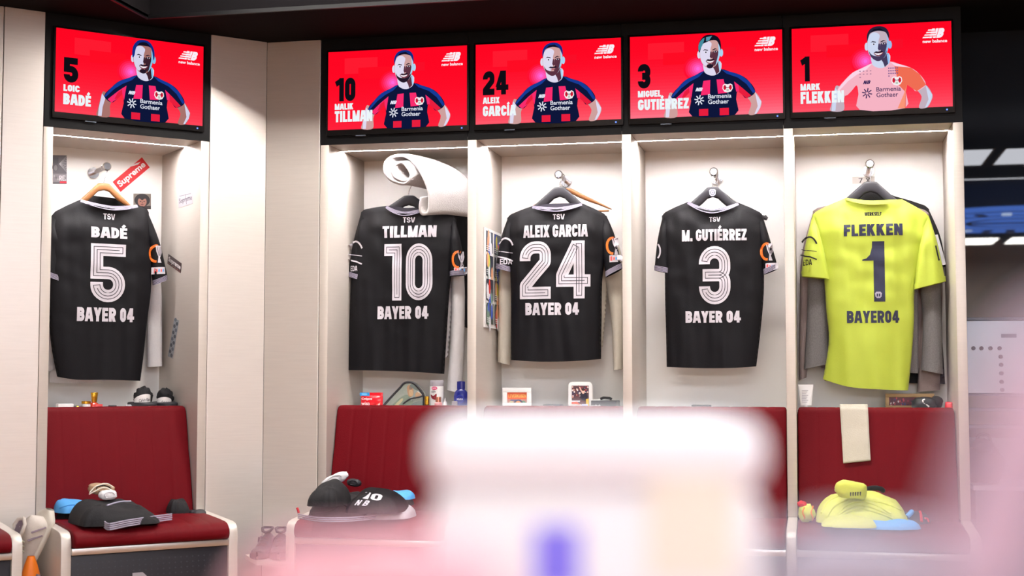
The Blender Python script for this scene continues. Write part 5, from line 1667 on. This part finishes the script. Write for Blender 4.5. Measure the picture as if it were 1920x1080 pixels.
# scarf over the backrest
def bk(z): return 0.022 + (z - 0.45) / 0.482 * 0.118 - 0.010
tl, tr = at(1575, 765, .145), at(1627, 765, .145)
bl, br = at(1581, 868, bk(.80)), at(1632, 863, bk(.80))
mb = MB()
def sc(a, b):
    if b < .25:
        k = b / .25
        an = math.pi * (1 - k) * .9
        x = tl[0] + (tr[0] - tl[0]) * a
        return (x, .178 + .036 * -math.cos(an) * -1 if False else .178 - .040 * math.cos(math.pi - an), .952 + .014 * math.sin(an) - (.05 * (1 - k) if k < .3 else 0))
    k = (b - .25) / .75
    x = (tl[0] * (1 - k) + bl[0] * k) * (1 - a) + (tr[0] * (1 - k) + br[0] * k) * a
    zt, zb = .952, bl[1] * (1 - a) + br[1] * a
    z = zt + (zb - zt) * k
    return (x, bk(z) - .006 + .003 * noise.noise(V((a * 3, k * 4, 1))), z)
mb.grid(sc, 12, 40)
o = single('scarf', mb, M['scarf'], 'cream wool scarf hanging over the backrest at the right', 'scarf', (tl[0], .15, .95), smooth=80)
md = o.modifiers.new('thick', 'SOLIDIFY'); md.thickness = .010; md.offset = 1 if False else 0

# ---------------------------------------------------------------- piles of kit on the seats
def slab(u0, u1, v, z0, h, d, row, seed, layers=3, amp=.10, dome=.0, rot=0.0, sag=0.0, nu=60, nv=22, shift=0.0):
    """one folded garment: soft rounded slab with fold edges; front edge at photo pixels u0..u1, v"""
    xa, ya = on_floor(u0, v, z0, row); xb, yb = on_floor(u1, v, z0, row)
    cx, wd = (xa + xb) / 2, abs(xb - xa)
    yf = (ya + yb) / 2 + shift
    cy = yf + d / 2
    mb = MB()
    P = lambda q, e: math.copysign(abs(q) ** e, q)
    def f(a, b):
        th, ph = a * 2 * math.pi, (b - .5) * math.pi
        c, s = P(math.cos(ph), .42), P(math.sin(ph), .75)
        lay = 1 - .045 * abs(math.sin(layers * math.pi * (s * .5 + .5)))
        x = wd / 2 * c * P(math.cos(th), .5) * lay
        y = d / 2 * c * P(math.sin(th), .5) * lay
        k = noise.noise(V((x * 7 + seed, y * 7, seed * 2.3)))
        k2 = noise.noise(V((x * 19 + seed, y * 19, s + seed)))
        x *= 1 + amp * k; y *= 1 + amp * k
        up = max(0, s * .5 + .5)
        z = h * (up + dome * up * (math.cos(math.pi * x / wd) * .8 - .3) + up * (.35 * k + .16 * k2)) + sag * x
        z = max(z, 0.0)
        return (cx + x * math.cos(rot) - y * math.sin(rot), cy + x * math.sin(rot) + y * math.cos(rot), z0 + z)
    mb.grid(f, nu, nv, closed=True)
    return mb, (cx, cy, z0)

def hem(px, z, row, lines, r, m, parent, name='striped_hem'):
    mb = MB()
    for k in range(lines):
        zz = z + k * r * 2.6
        q = [(*on_floor(u, v, z, row), zz) for u, v in px]
        mb.tube(smooth_pts(q, 5, False), r, 6)
    return part(name, mb, m, parent, 60)

KG = 'kit laid out on the seats'
S0 = 0.462
def mound(u0, u1, v, z0, h, d, row, seed, tx=0.0, ty=0.0, e=3.0, crease=.012, amp=.07, nr=26, nt=72, sq=.62, rot=0.0):
    """one draped or folded garment: heap with its front edge at photo pixels u0..u1, v; tx, ty lean its top"""
    xa, ya = on_floor(u0, v, z0, row); xb, yb = on_floor(u1, v, z0, row)
    cx, wd, yf = (xa + xb) / 2, abs(xb - xa), (ya + yb) / 2
    cy = yf + d / 2
    mb = MB()
    P = lambda q: math.copysign(abs(q) ** sq, q)
    def f(a, b):
        th = a * 2 * math.pi
        r = b
        k0 = noise.noise(V((math.cos(th) * 1.6 + seed, math.sin(th) * 1.6, seed)))
        k1 = noise.noise(V((math.cos(th) * 5 + seed, math.sin(th) * 5, seed * 2)))
        px, py = P(math.cos(th)) * r, P(math.sin(th)) * r
        sc = 1 + amp * (k0 * 1.6 + k1 * .7)
        x, y = px * wd / 2 * sc, py * d / 2 * sc
        base = max(0, 1 - r ** e) ** .5
        n1 = noise.noise(V((x * 9 + seed, y * 14 + x * 6, seed * 1.7)))
        n2 = 1 - abs(noise.noise(V((x * 17 + seed, y * 21 - x * 9, seed * 2.9)))) * 2
        z = h * base * (1 + tx * px + ty * py) + crease * base * (n1 * 1.2 + n2 * .5 * min(1, r * 1.5))
        return (cx + x * math.cos(rot) - y * math.sin(rot), cy + x * math.sin(rot) + y * math.cos(rot), z0 + max(z, .0005))
    mb.grid(f, nt, nr, closed=True)
    mb.add([mb.v[-nt + i] + V((0, 0, -.0004)) for i in range(nt)], [list(range(nt))])
    return mb, (cx, cy, z0)

def hem(px, z, row, lines, r, m, parent, name='striped_hem', dz=2.5):
    mb = MB()
    for k in range(lines):
        zz = z + k * r * dz
        q = [(*on_floor(u, v, z, row), zz) for u, v in px]
        mb.tube(smooth_pts(q, 5, False), r, 6)
    return part(name, mb, m, parent, 60)

def onto(mb, u, v, row, off=.002):
    """point of a heap that lies behind photo pixel u, v, lifted a little off its surface"""
    if not hasattr(mb, 'bvh'): mb.bvh = BVHTree.FromPolygons([tuple(p) for p in mb.v], mb.f)
    inv = ROWS[row].inverted()
    c = inv @ CAM
    dr = (inv.to_3x3() @ (FWD * FPX + RGT * (u - 960) + UPV * (540 - v))).normalized()
    h = mb.bvh.ray_cast(c, dr)
    return None if h[0] is None else h[0] - dr * off

def edge(px, heap, row, r, m, parent, name='fold_edge'):
    """raised fold line laid over a heap, or at depth heap where that is a number"""
    if isinstance(heap, float): q = [V((at(u, v, heap, row)[0], heap, at(u, v, heap, row)[1])) for u, v in smooth_pts(px, 5, False)]
    else: q = [k for k in (onto(heap, u, v, row, r * .4) for u, v in smooth_pts(px, 5, False)) if k is not None]
    if len(q) < 3: return None
    mb = MB(); mb.tube(q, r, 8)
    return part(name, mb, m, parent, 60)

def print_on(heap, txt, quad_, row, m, parent, name, bold=.05, sp=.82, shear=0.0):
    """lettering laid over a heap; quad_: pixels of its top-left, top-right and bottom-left"""
    (au, av), (bu, bv), (cu, cv) = quad_
    n = len(txt)
    for i, ch in enumerate(txt):
        vs, fs, _ = text(ch, bold, sp, shear)
        vs = [((i + x * .86) / n, y) for x, y in vs]
        q = [onto(heap, au + (bu - au) * x + (cu - au) * (1 - y), av + (bv - av) * x + (cv - av) * (1 - y), row, .004) for x, y in vs]
        fs = [f for f in fs if all(q[k] is not None for k in f)]
        mb = MB(); mb.add([k or V((0, 0, 0)) for k in q], fs)
        if fs: part(name, mb, m, parent)

def sock(u, v, row, y, r, l, rot, m, label, m2=None, seed=1):
    x, z = at(u, v, y, row)
    t = thing('rolled_sock', label, 'socks', (x, y, z - r), row, 'rolled socks on the piles')
    X = Matrix.Translation((x, y, z)) @ Matrix.Rotation(rot, 4, 'Y')
    mb = blob(0, 0, 0, l / 2, r * 1.05, r, seed, .12, 3.5, 30, 18, .8, .8); mb.xf(X)
    part('sock_roll', mb, m, t, 70)
    mb = MB()
    mb.tube([(l * .32 * math.cos(a) * (1 - a / 16), -r * (1.0 - a / 60), r * .74 * math.sin(a) * (1 - a / 16)) for a in [i * .5 for i in range(16)]], .0028, 6); mb.xf(X)
    part('cuff_fold', mb, m2 or m, t, 70)
    return t

# locker a
mb, b = mound(106, 240, 972, S0, .034, .20, 1, 1.1)
o = single('folded_shirt', mb, M['darkc'], 'folded black and red shirt at the bottom left of the pile under number 5', 'shirt', b, 1, KG, 70)
edge([(168, 962), (182, 958), (198, 960)], mb, 1, .006, M['redc'], o, 'red_trim'); edge([(190, 966), (204, 968), (216, 971)], mb, 1, .005, M['redc'], o, 'red_trim')
mb, b = mound(108, 196, 962, S0 + .030, .046, .18, 1, 2.4, -.35, .2)
o = single('folded_shirt', mb, M['blue'], 'folded sky blue shirt on the corner seat left of the tan socks', 'shirt', b, 1, KG, 70)
edge([(112, 952), (135, 946), (165, 950), (180, 957)], mb, 1, .004, M['blue'], o)
mb, b = mound(142, 332, 985, S0, .084, .30, 1, 3.7, -.25, .30, 2.6, .014, .05, sq=.45)
o = single('folded_shirt', mb, M['darkc'], 'folded black shirt with a white striped hem on top of the pile under number 5', 'shirt', b, 1, KG, 70)
hem([(196, 989), (206, 993), (240, 986), (285, 979), (322, 974)], S0 + .003, 1, 4, .0032, M['rib'], o)
print_on(mb, 'NB', ((263, 943), (284, 941), (267, 951)), 1, M['print'], o, 'maker_mark', shear=.3)
edge([(200, 948), (225, 941), (255, 940)], mb, 1, .004, M['rib'], o, 'white_piping')
mb, b = mound(156, 228, 942, S0 + .056, .058, .14, 1, 9.1, -.2)
single('folded_shorts', mb, M['darkc'], 'small folded black shorts under the rolled socks at number 5', 'shorts', b, 1, KG, 70)
t = sock(190, 917, 1, -.20, .026, .115, .12, M['tan'], 'tan striped sock roll on top of the pile under number 5', M['darkc'], 2)
edge([(168, 924), (180, 912), (200, 907), (212, 914)], -.228, 1, .003, M['cream'], t, 'stripe'); edge([(167, 927), (178, 921), (195, 914), (213, 921)], -.228, 1, .003, M['cream'], t, 'stripe')
sock(202, 928, 1, -.24, .022, .078, .0, M['whitec'], 'white sock roll tucked under the tan socks', None, 3)
mb, b = mound(318, 368, 964, S0, .058, .12, 1, 5.6, -.1, .1, 2.4, .02, .14)
single('crumpled_socks', mb, M['darkc'], 'crumpled black socks right of the pile under number 5', 'socks', b, 1, KG, 70)
mb, b = mound(358, 394, 964, S0, .014, .10, 1, 6.6)
single('shin_pad', mb, M['plastic'], 'flat black shin pad at the right end of the corner seat', 'shin pad', b, 1, KG, 70)
# locker b
mb, b = mound(630, 764, 974, S0, .050, .26, 0, 11.1, .3, .3)
single('folded_towel', mb, M['greyc'], 'folded light grey towel at the bottom right of the pile under number 10', 'towel', b, 0, KG, 70)
mb, b = mound(664, 764, 950, S0 + .044, .036, .20, 0, 12.4, .2, .2)
o = single('folded_shirt', mb, M['darkc'], 'black and red shirt folded into the pile under number 10', 'shirt', b, 0, KG, 70)
edge([(722, 938), (733, 936), (743, 939)], mb, 0, .005, M['redc'], o, 'red_trim'); edge([(557, 952), (559, 957), (560, 962)], -.42, 0, .006, M['redc'], o, 'red_trim')
mb, b = mound(700, 766, 938, S0 + .070, .036, .16, 0, 13.4, .2, .2)
single('folded_shirt', mb, M['blue'], 'folded sky blue shirt beside the black shorts printed with 10', 'shirt', b, 0, KG, 70)
mb, b = mound(557, 716, 973, S0, .088, .34, 0, 14.7, -.12, .25, 3.2, .014)
o = single('folded_shirt', mb, M['darkc'], 'black shirt with a striped hem at the front of the pile under number 10', 'shirt', b, 0, KG, 70)
hem([(559, 971), (600, 977), (650, 977), (690, 974), (714, 972)], S0 + .003, 0, 3, .003, M['rib'], o)
edge([(566, 962), (590, 963), (620, 958), (640, 946), (662, 956)], mb, 0, .004, M['darkc'], o)
mb, b = mound(564, 634, 950, S0 + .066, .092, .24, 0, 15.7, .12, .1, 2.4, .018, .12)
single('folded_shorts', mb, M['darkc'], 'crumpled black shorts on the left of the pile under number 10', 'shorts', b, 0, KG, 70)
mb, b = mound(632, 742, 964, S0 + .030, .088, .30, 0, 16.7, -.18, .35, 2.4, .006)
o = single('folded_shorts', mb, M['jersey'], 'black shorts printed with 10 on the pile under number 10', 'shorts', b, 0, KG, 70)
print_on(mb, '10', ((676, 921), (722, 928), (670, 933)), 0, M['print'], o, 'number_print', .03)
print_on(mb, 'NB', ((668, 937), (696, 939), (664, 947)), 0, M['print'], o, 'maker_mark', .03, shear=.3)
sock(628, 899, 0, -.20, .024, .135, -.42, M['whitec'], 'white sock roll lying aslant on the pile under number 10', None, 5)
sock(664, 905, 0, -.12, .018, .07, .1, M['plastic'], 'dark grey sock roll behind the white socks', None, 6)
mb, b = mound(660, 710, 908, S0 + .108, .026, .10, 0, 17.7, .1)
single('rolled_tights', mb, M['darkc'], 'long black sock lying at the back of the pile under number 10', 'socks', b, 0, KG, 70)
# locker e
mb, b = mound(1562, 1730, 993, S0, .026, .26, 0, 21.1, 0, 0, 4)
o = single('folded_shirt', mb, M['blue'], 'folded sky blue shirt at the bottom of the yellow pile', 'shirt', b, 0, KG, 70)
mb, b = mound(1668, 1746, 984, S0, .040, .20, 0, 22.1, .1, .3)
o = single('folded_shirt', mb, M['darkc'], 'folded black and red shirt at the right of the yellow pile', 'shirt', b, 0, KG, 70)
edge([(1720, 952), (1726, 962), (1728, 978)], mb, 0, .006, M['redc'], o, 'red_trim'); edge([(1734, 972), (1739, 973), (1741, 979)], mb, 0, .005, M['redc'], o, 'red_trim')
edge([(1700, 970), (1708, 962), (1713, 952)], mb, 0, .012, M['blue'], o, 'blue_fold')
mb, b = mound(1640, 1706, 978, S0 + .018, .034, .18, 0, 22.9)
single('folded_shorts', mb, M['darkc'], 'folded dark shorts between the blue and yellow shirts', 'shorts', b, 0, KG, 70)
mb, b = mound(1540, 1646, 990, S0 + .012, .034, .24, 0, 23.1, 0, .4, 2.6)
single('folded_shorts', mb, M['yellow2'], 'folded yellow shorts hanging from the front of the yellow pile', 'shorts', b, 0, KG, 70)
mb, b = mound(1528, 1706, 984, S0 + .010, .118, .32, 0, 24.6, -.02, .25, 2.3, .014, .06)
o = single('folded_shirt', mb, M['yellow2'], 'thick folded yellow shirt on the pile at the right', 'shirt', b, 0, KG, 70)
for dv in (0, 6, -7):
    edge([(1566 - dv * .4, 972 + dv * .3), (1585, 956 + dv), (1610, 947 + dv), (1640, 953 + dv), (1672 + dv * .3, 968 + dv * .7)], mb, 0, .005, M['yellow2'], o)
edge([(1540, 962), (1552, 942), (1577, 928)], mb, 0, .004, M['yellow2'], o); edge([(1552, 968), (1564, 950), (1590, 936)], mb, 0, .004, M['yellow2'], o); edge([(1625, 938), (1660, 944), (1692, 958)], mb, 0, .004, M['yellow2'], o)
sh = [onto(mb, u, v, 0, .004) for u, v in ((1652, 929), (1658, 925), (1664, 927), (1671, 924), (1675, 928), (1666, 931))]
if all(k is not None for k in sh):
    mq = MB(); mq.add(sh, [[0, 1, 2, 5], [2, 3, 4, 5]]); part('crest_print', mq, M['navy'], o)
x, z = at(1596, 918, -.25)
t = thing('rolled_sock', 'thick yellow sock roll on top of the yellow pile', 'socks', (x, -.25, z - .03), 0, 'rolled socks on the piles')
mb = blob(0, 0, 0, .066, .045, .036, 9, .12, 2.2, 30, 18, .6, .7); mb.xf(Matrix.Translation((x, -.25, z)) @ Matrix.Rotation(.15, 4, 'Y'))
part('sock_roll', mb, M['yellow2'], t, 70)
p = Pic((x - .006, -.296, z - .008), (.05, 0, .004), (0, 0, .05), (0, -1, 0))
for k in range(5): p.poly([(k * .2, 0), (k * .2 + .12, 0), (k * .2 + .08, .34), (k * .2, .3)], (46, 46, 30))
part('sock_marks', p.mb, M['pic'], t, weld=False)
x, z = at(1640, 915, -.08)
mb = MB(); mb.tube([(x - .035 * math.cos(a), -.08 - .02 * math.sin(a), z - .012 + .014 * abs(math.sin(a))) for a in [i * math.pi / 10 for i in range(11)]], .011, 10)
single('black_armband', mb, M['darkc'], 'black band lying behind the yellow sock roll', 'band', (x, -.08, z - .02), smooth=60)
x, z = at(1512, 951, -.16)
t = thing('candy_bag', 'small crumpled yellow bag with red stripes at the left of the yellow pile', 'bag', (x, -.16, S0))
mb = blob(x, -.16, S0 + .040, .038, .034, .040, 12, .3, 2.4)
part('bag_body', mb, M['yellow2'], t, 70)
for k in range(2):
    q = [(x + (-.012 + k * .036) + .004 * math.sin(j), -.16 - .036 * math.cos((j - 4) * .3) - .002, S0 + .010 + j * .008) for j in range(9)]
    mb = MB(); mb.tube(q, .003, 6); part('stripe', mb, M['obag'], t, 60)
mb = blob(x - .018, -.165, S0 + .080, .020, .016, .014, 13, .3, 3)
part('knot', mb, M['redc'], t, 70)

# ---------------------------------------------------------------- sneaker, bags and shoes at the edges
def sneaker(t, Mx, upper, sole, lace, stripe):
    L = .29
    def halfw(u): return .030 + .020 * math.sin(math.pi * min(1, u * .62 + .18)) - .012 * max(0, u - .86) / .14
    def hgt(u): return .052 + (.062 if u < .22 else .062 * max(0, 1 - (u - .22) / .36)) + .012 * math.sin(math.pi * u)
    mb = MB()
    def so(a, b):
        u = b
        an = a * 2 * math.pi
        w_ = halfw(u) * (1.12 + .25 * max(0, .15 - u)) * (0.25 if u in (0, 1) else 1) * (1 - max(0, u - .93) * 4)
        return ((u - .5) * L * 1.06 - (.022 if u == 0 else 0), w_ * math.copysign(abs(math.cos(an)) ** .6, math.cos(an)), .018 + .02 * math.copysign(abs(math.sin(an)) ** .6, math.sin(an)) + .028 * max(0, u - .78) ** 1.2 + .05 * max(0, .10 - u))
    mb.grid(so, 24, 22, closed=True)
    mb.xf(Mx); part('sole', mb, sole, t, 60)
    mb = MB()
    def up(a, b):
        u = .02 + .95 * b
        an = math.pi * a
        h = hgt(u)
        w_ = halfw(u) * (.98 - .32 * max(0, math.sin(an)) ** 3) * (1 - max(0, u - .9) * 3) * math.sqrt(max(0.0004, 1 - (1 - min(1, b / .13)) ** 2))
        return ((u - .5) * L, w_ * math.cos(an), .034 + (h - .034) * math.sin(an) ** .7 * (1 - max(0, u - .9) * 5))
    mb.grid(up, 20, 26); mb.xf(Mx); part('upper', mb, upper, t, 60)
    mb = MB(); mb.tube([((u - .5) * L, .028 * s_, .036 + hgt(u) * .92) for u, s_ in ((.08, 0), (.14, .8), (.24, 1), (.34, .7), (.38, 0), (.34, -.7), (.24, -1), (.14, -.8), (.08, 0))], .008, 8)
    mb.xf(Mx); part('collar', mb, upper, t, 60)
    mb = MB(); mb.lathe([(.001, 0), (.024, 0)], ((.22 - .5) * L, 0, .034 + hgt(.2) * .9), 16, sx=1.5)
    mb.xf(Mx); part('opening', mb, M['mauve'], t)
    mb = MB()
    for k in range(5):
        u = .42 + k * .075
        mb.tube([((u - .5) * L, .020, hgt(u) + .004), ((u - .48) * L, 0, hgt(u) + .010), ((u - .5) * L, -.020, hgt(u) + .004)], .004, 6)
    mb.xf(Mx); part('laces', mb, lace, t, 60)
    for k in range(2):
        u = .12 + k * .13
        mb = MB()
        for s_ in (-1, 1): mb.tube([((u - .5) * L, s_ * halfw(u) * 1.0, .045), ((u + .05 - .5) * L, s_ * halfw(u) * .96, .075), ((u + .12 - .5) * L, s_ * halfw(u) * .80, .10)], .005, 6, flat=.5)
        mb.xf(Mx); part('stripe', mb, stripe, t, 60)

x, z = at(50, 1022, -.20, 1)
t = thing('sneaker', 'pale sneaker with mauve stripes tipped on its toe at the left edge', 'sneaker', (x, -.20, z - .1), 1)
sx = V((-.36, .30, -.88)).normalized(); sz = V((-.78, -.55, .30)); sz = (sz - sx * sz.dot(sx)).normalized(); sy = sz.cross(sx)
Mx = Matrix.Translation((x, -.20, z)) @ Matrix((sx, sy, sz)).transposed().to_4x4() @ Matrix.Translation((0, 0, -.05))
sneaker(t, Mx, M['bone'], M['cream'], M['lace'], M['mauve'])
x, z = at(60, 1045, -.25, 1)
t = thing('sports_bag', 'bright orange bag standing under the sneaker at the left edge', 'bag', (x, -.25, 0), 1)
mb = MB(); mb.grid(lambda a, b: (x - .004 + .058 * math.cos(a * 2 * math.pi) * (1 - .75 * b ** 3) * 1.0, -.25 - .06 * math.sin(a * 2 * math.pi) * (1 - .8 * b * b), (z + .006) * b), 24, 10, closed=True)
part('bag_body', mb, M['obag'], t, 60)
mb = MB(); mb.tube([(x - .04, -.302, .12), (x - .012, -.304, .20), (x + .02, -.296, .26)], .012, 8)
part('bag_stripe', mb, M['mauve'], t, 60)
# pair of dark shoes on the low corner shelf
mb = MB(); mb.prism([(-.26, -.02), (-.01, -.02), (-.01, -.36), (-.16, -.36), (-.30, -.16)], 'z', .235, .255)
struct('trim_4', mb, M['side'])
for k, (u, lab) in enumerate(((492, 'dark shoe on the low corner shelf, the one by the corner seat'), (522, 'dark shoe on the low corner shelf, the one by the locker row'))):
    x, z = at(u, 1030, -.22)
    t = thing('dark_shoe', lab, 'shoe', (x, -.2, .255), 0, 'pair of dark shoes in the corner')
    Mx = Matrix.Translation((x, -.2, .255)) @ Matrix.Rotation(math.radians(-82 + 10 * k), 4, 'Z') @ Matrix.Scale(.86, 4)
    sneaker(t, Mx, M['plastic'], M['bag'], M['darkc'], M['mauve'])

# ---------------------------------------------------------------- in front of and on the dark glass wall
x0, zt = at(1811, 601, .50); x1, zb = at(2060, 738, .50)
t = thing('magnet_board', 'pale steel board with a line of dark round magnets on the dark glass', 'board', ((x0 + x1) / 2, .51, zb))
mb = MB(); mb.box(x0, x1, .505, .518, zb, zt, bev=.002)
part('board_sheet', mb, M['board'], t)
mb = MB(); mb.box(x0, x1, .49, .518, zt, zt + .014, bev=.002)
part('top_rail', mb, M['slate'], t)
mb = MB(); mb.box(x0, x1, .485, .518, zb - .012, zb, bev=.002)
part('pen_tray', mb, M['slate'], t)
for u, v in ((1825, 653), (1840, 653), (1857, 653), (1874, 653), (1876, 669), (1877, 684), (1877.5, 700), (1878, 716), (1879, 731)):
    x, z = at(u, v, .504)
    mb = MB(); mb.tube([(x, .505, z), (x, .494, z)], .0095, 14)
    part('magnet', mb, M['magnet'], t, 40)
a, b = at(1877, 626, .504), at(1906, 633, .504)
mb = MB(); mb.box(a[0], b[0], .503, .505, b[1], a[1])
part('name_strip', mb, M['slate'], t)
for k, v in enumerate((768, 800)):
    z = at(1850, v, .5)[1]
    mb = MB(); mb.box(x0, x1, .49, .519, z - .008, z + .008, bev=.002)
    struct('trim_%d' % (5 + k), mb, M['slate'])
mb = MB(); mb.box(x0, x1, .47, .50, .0, at(1850, 812, .5)[1] - .02, bev=.003)
struct('trim_7', mb, M['slate'])
t = thing('low_cabinet', 'low slate cabinet right of the lockers under the dark bag', 'cabinet', (3.4, .2, 0))
mb = MB(); mb.box(3.03, 3.9, .03, .44, 0.05, .60, bev=.004); part('body', mb, M['slate'], t)
mb = MB(); mb.box(3.02, 3.91, .02, .45, .60, .622, bev=.003); part('worktop', mb, M['board'], t)
mb = MB(); mb.box(3.05, 3.88, .06, .42, 0, .05); part('plinth', mb, M['plastic'], t)
x, z = at(1843, 822, .22)
t = thing('rucksack', 'dark brown rucksack slumped beside the last locker', 'bag', (x, .22, .622))
part('bag_body', blob(x, .22, .70, .085, .10, .10, 7, .2, 2.2), M['bag'], t, 70)
part('top_flap', blob(x - .005, .19, .785, .05, .07, .035, 8, .2, 2.2), M['bag'], t, 70)
mb = MB(); mb.tube(smooth_pts([(x - .03, .20, .80), (x - .02, .19, .835), (x + .02, .19, .835), (x + .03, .20, .80)], 4, False), .006, 8)
part('carry_loop', mb, M['bag'], t, 60)

# ---------------------------------------------------------------- treatment table close to the lens, far out of focus
def near(u, v, d):
    return CAM + FWD * d + RGT * ((u - 960) / FPX * d) + UPV * ((540 - v) / FPX * d)
TT = 0.90
t = thing('treatment_table', 'pale rose treatment table in front, far out of focus', 'table', (2.2, -5.85, 0))
mb = MB(); mb.box(1.55, 2.95, -6.38, -5.42, TT - .04, TT, bev=.01)
part('tabletop', mb, M['tray'], t, 30)
for lx in (1.62, 2.88):
    for ly in (-6.3, -5.5):
        mb = MB(); mb.box(lx - .025, lx + .025, ly - .025, ly + .025, 0, TT - .04, bev=.004)
        part('leg', mb, M['steel'], t, 30)
# white cool box with stickers
FR = Matrix((RGT, V((-RGT.y, RGT.x, 0)), V((0, 0, 1)))).transposed().to_4x4()
def local(d_, u0, u1, v):
    a, b = near(u0, v, d_), near(u1, v, d_)
    return (a + b) / 2, (b - a).length, a.z
c, wd, zt = local(.74, 806, 1432, 790)
F = Matrix.Translation((c.x, c.y, TT)) @ FR
H = zt - TT
t = thing('cool_box', 'large white cool box close to the lens, a blurred violet blue sticker on its front', 'cool box', (c.x, c.y, TT))
mb = MB(); mb.box(-wd / 2, wd / 2, 0, .14, 0, H * .80, bev=.012, seg=4); mb.xf(F); part('box_body', mb, M['cool'], t, 40)
mb = MB(); mb.box(-wd / 2 - .003, wd / 2 + .003, -.003, .143, H * .80, H, bev=.014, seg=4); mb.xf(F); part('lid', mb, M['cool'], t, 40)
mb = MB(); mb.tube(smooth_pts([(-.05, .07, H - .004), (-.045, .07, H + .006), (.045, .07, H + .006), (.05, .07, H - .004)], 3, False), .005, 8); mb.xf(F)
a = near(1000, 985, .735); b = near(1088, 1110, .735)
q0 = F.inverted() @ a; q1 = F.inverted() @ b
mb = MB(); mb.box(q0.x, q1.x, -.002, .001, q1.z, q0.z); mb.xf(F); part('violet_sticker', mb, M['purple'], t)
a = near(1215, 890, .735); b = near(1380, 1090, .735)
q0 = F.inverted() @ a; q1 = F.inverted() @ b
mb = MB(); mb.box(q0.x, q1.x, -.002, .001, q1.z, q0.z); mb.xf(F); part('cream_label', mb, M['creamp'], t)
# folded towels and a soft pouch nearer still
def roll(name, label, cat, d_, u0, u1, v, m, ln, seed, parts=None):
    c, wd, zt = local(d_, u0, u1, v)
    F = Matrix.Translation((c.x, c.y, TT)) @ FR
    H = zt - TT
    t = thing(name, label, cat, (c.x, c.y, TT))
    mb = blob(0, 0, H / 2, wd / 2, ln, H / 2, seed, .05, 2, 36, 24, .35, .45); mb.xf(F)
    part('cloth', mb, m, t, 70)
    for k in range(3):
        mb = MB(); mb.tube([(-wd * .5, -ln * .9, H * (.2 + .25 * k)), (wd * .5, -ln * .9, H * (.2 + .25 * k))], .003, 6); mb.xf(F)
        part('fold_edge', mb, m, t, 60)
    return t, F, H, wd
roll('folded_towels', 'blurred stack of folded pink towels in the lower left foreground', 'towels', .43, 440, 960, 1012, M['pinkt'], .035, 31)
t, F, H, wd = roll('soft_pouch', 'blurred lilac pouch with a raised strap in the lower right foreground', 'pouch', .40, 1420, 1900, 1000, M['lilt'], .03, 32)
q = [F.inverted() @ near(u, v, .30) for u, v in ((1835, 1110), (1862, 1000), (1905, 860), (1945, 740), (2010, 660), (2080, 700), (2120, 860), (2140, 1100))]
mb = MB(); mb.tube(smooth_pts(q, 4, False), .0085, 10, flat=1.2); mb.xf(F)
part('strap', mb, M['roset'], t, 60)
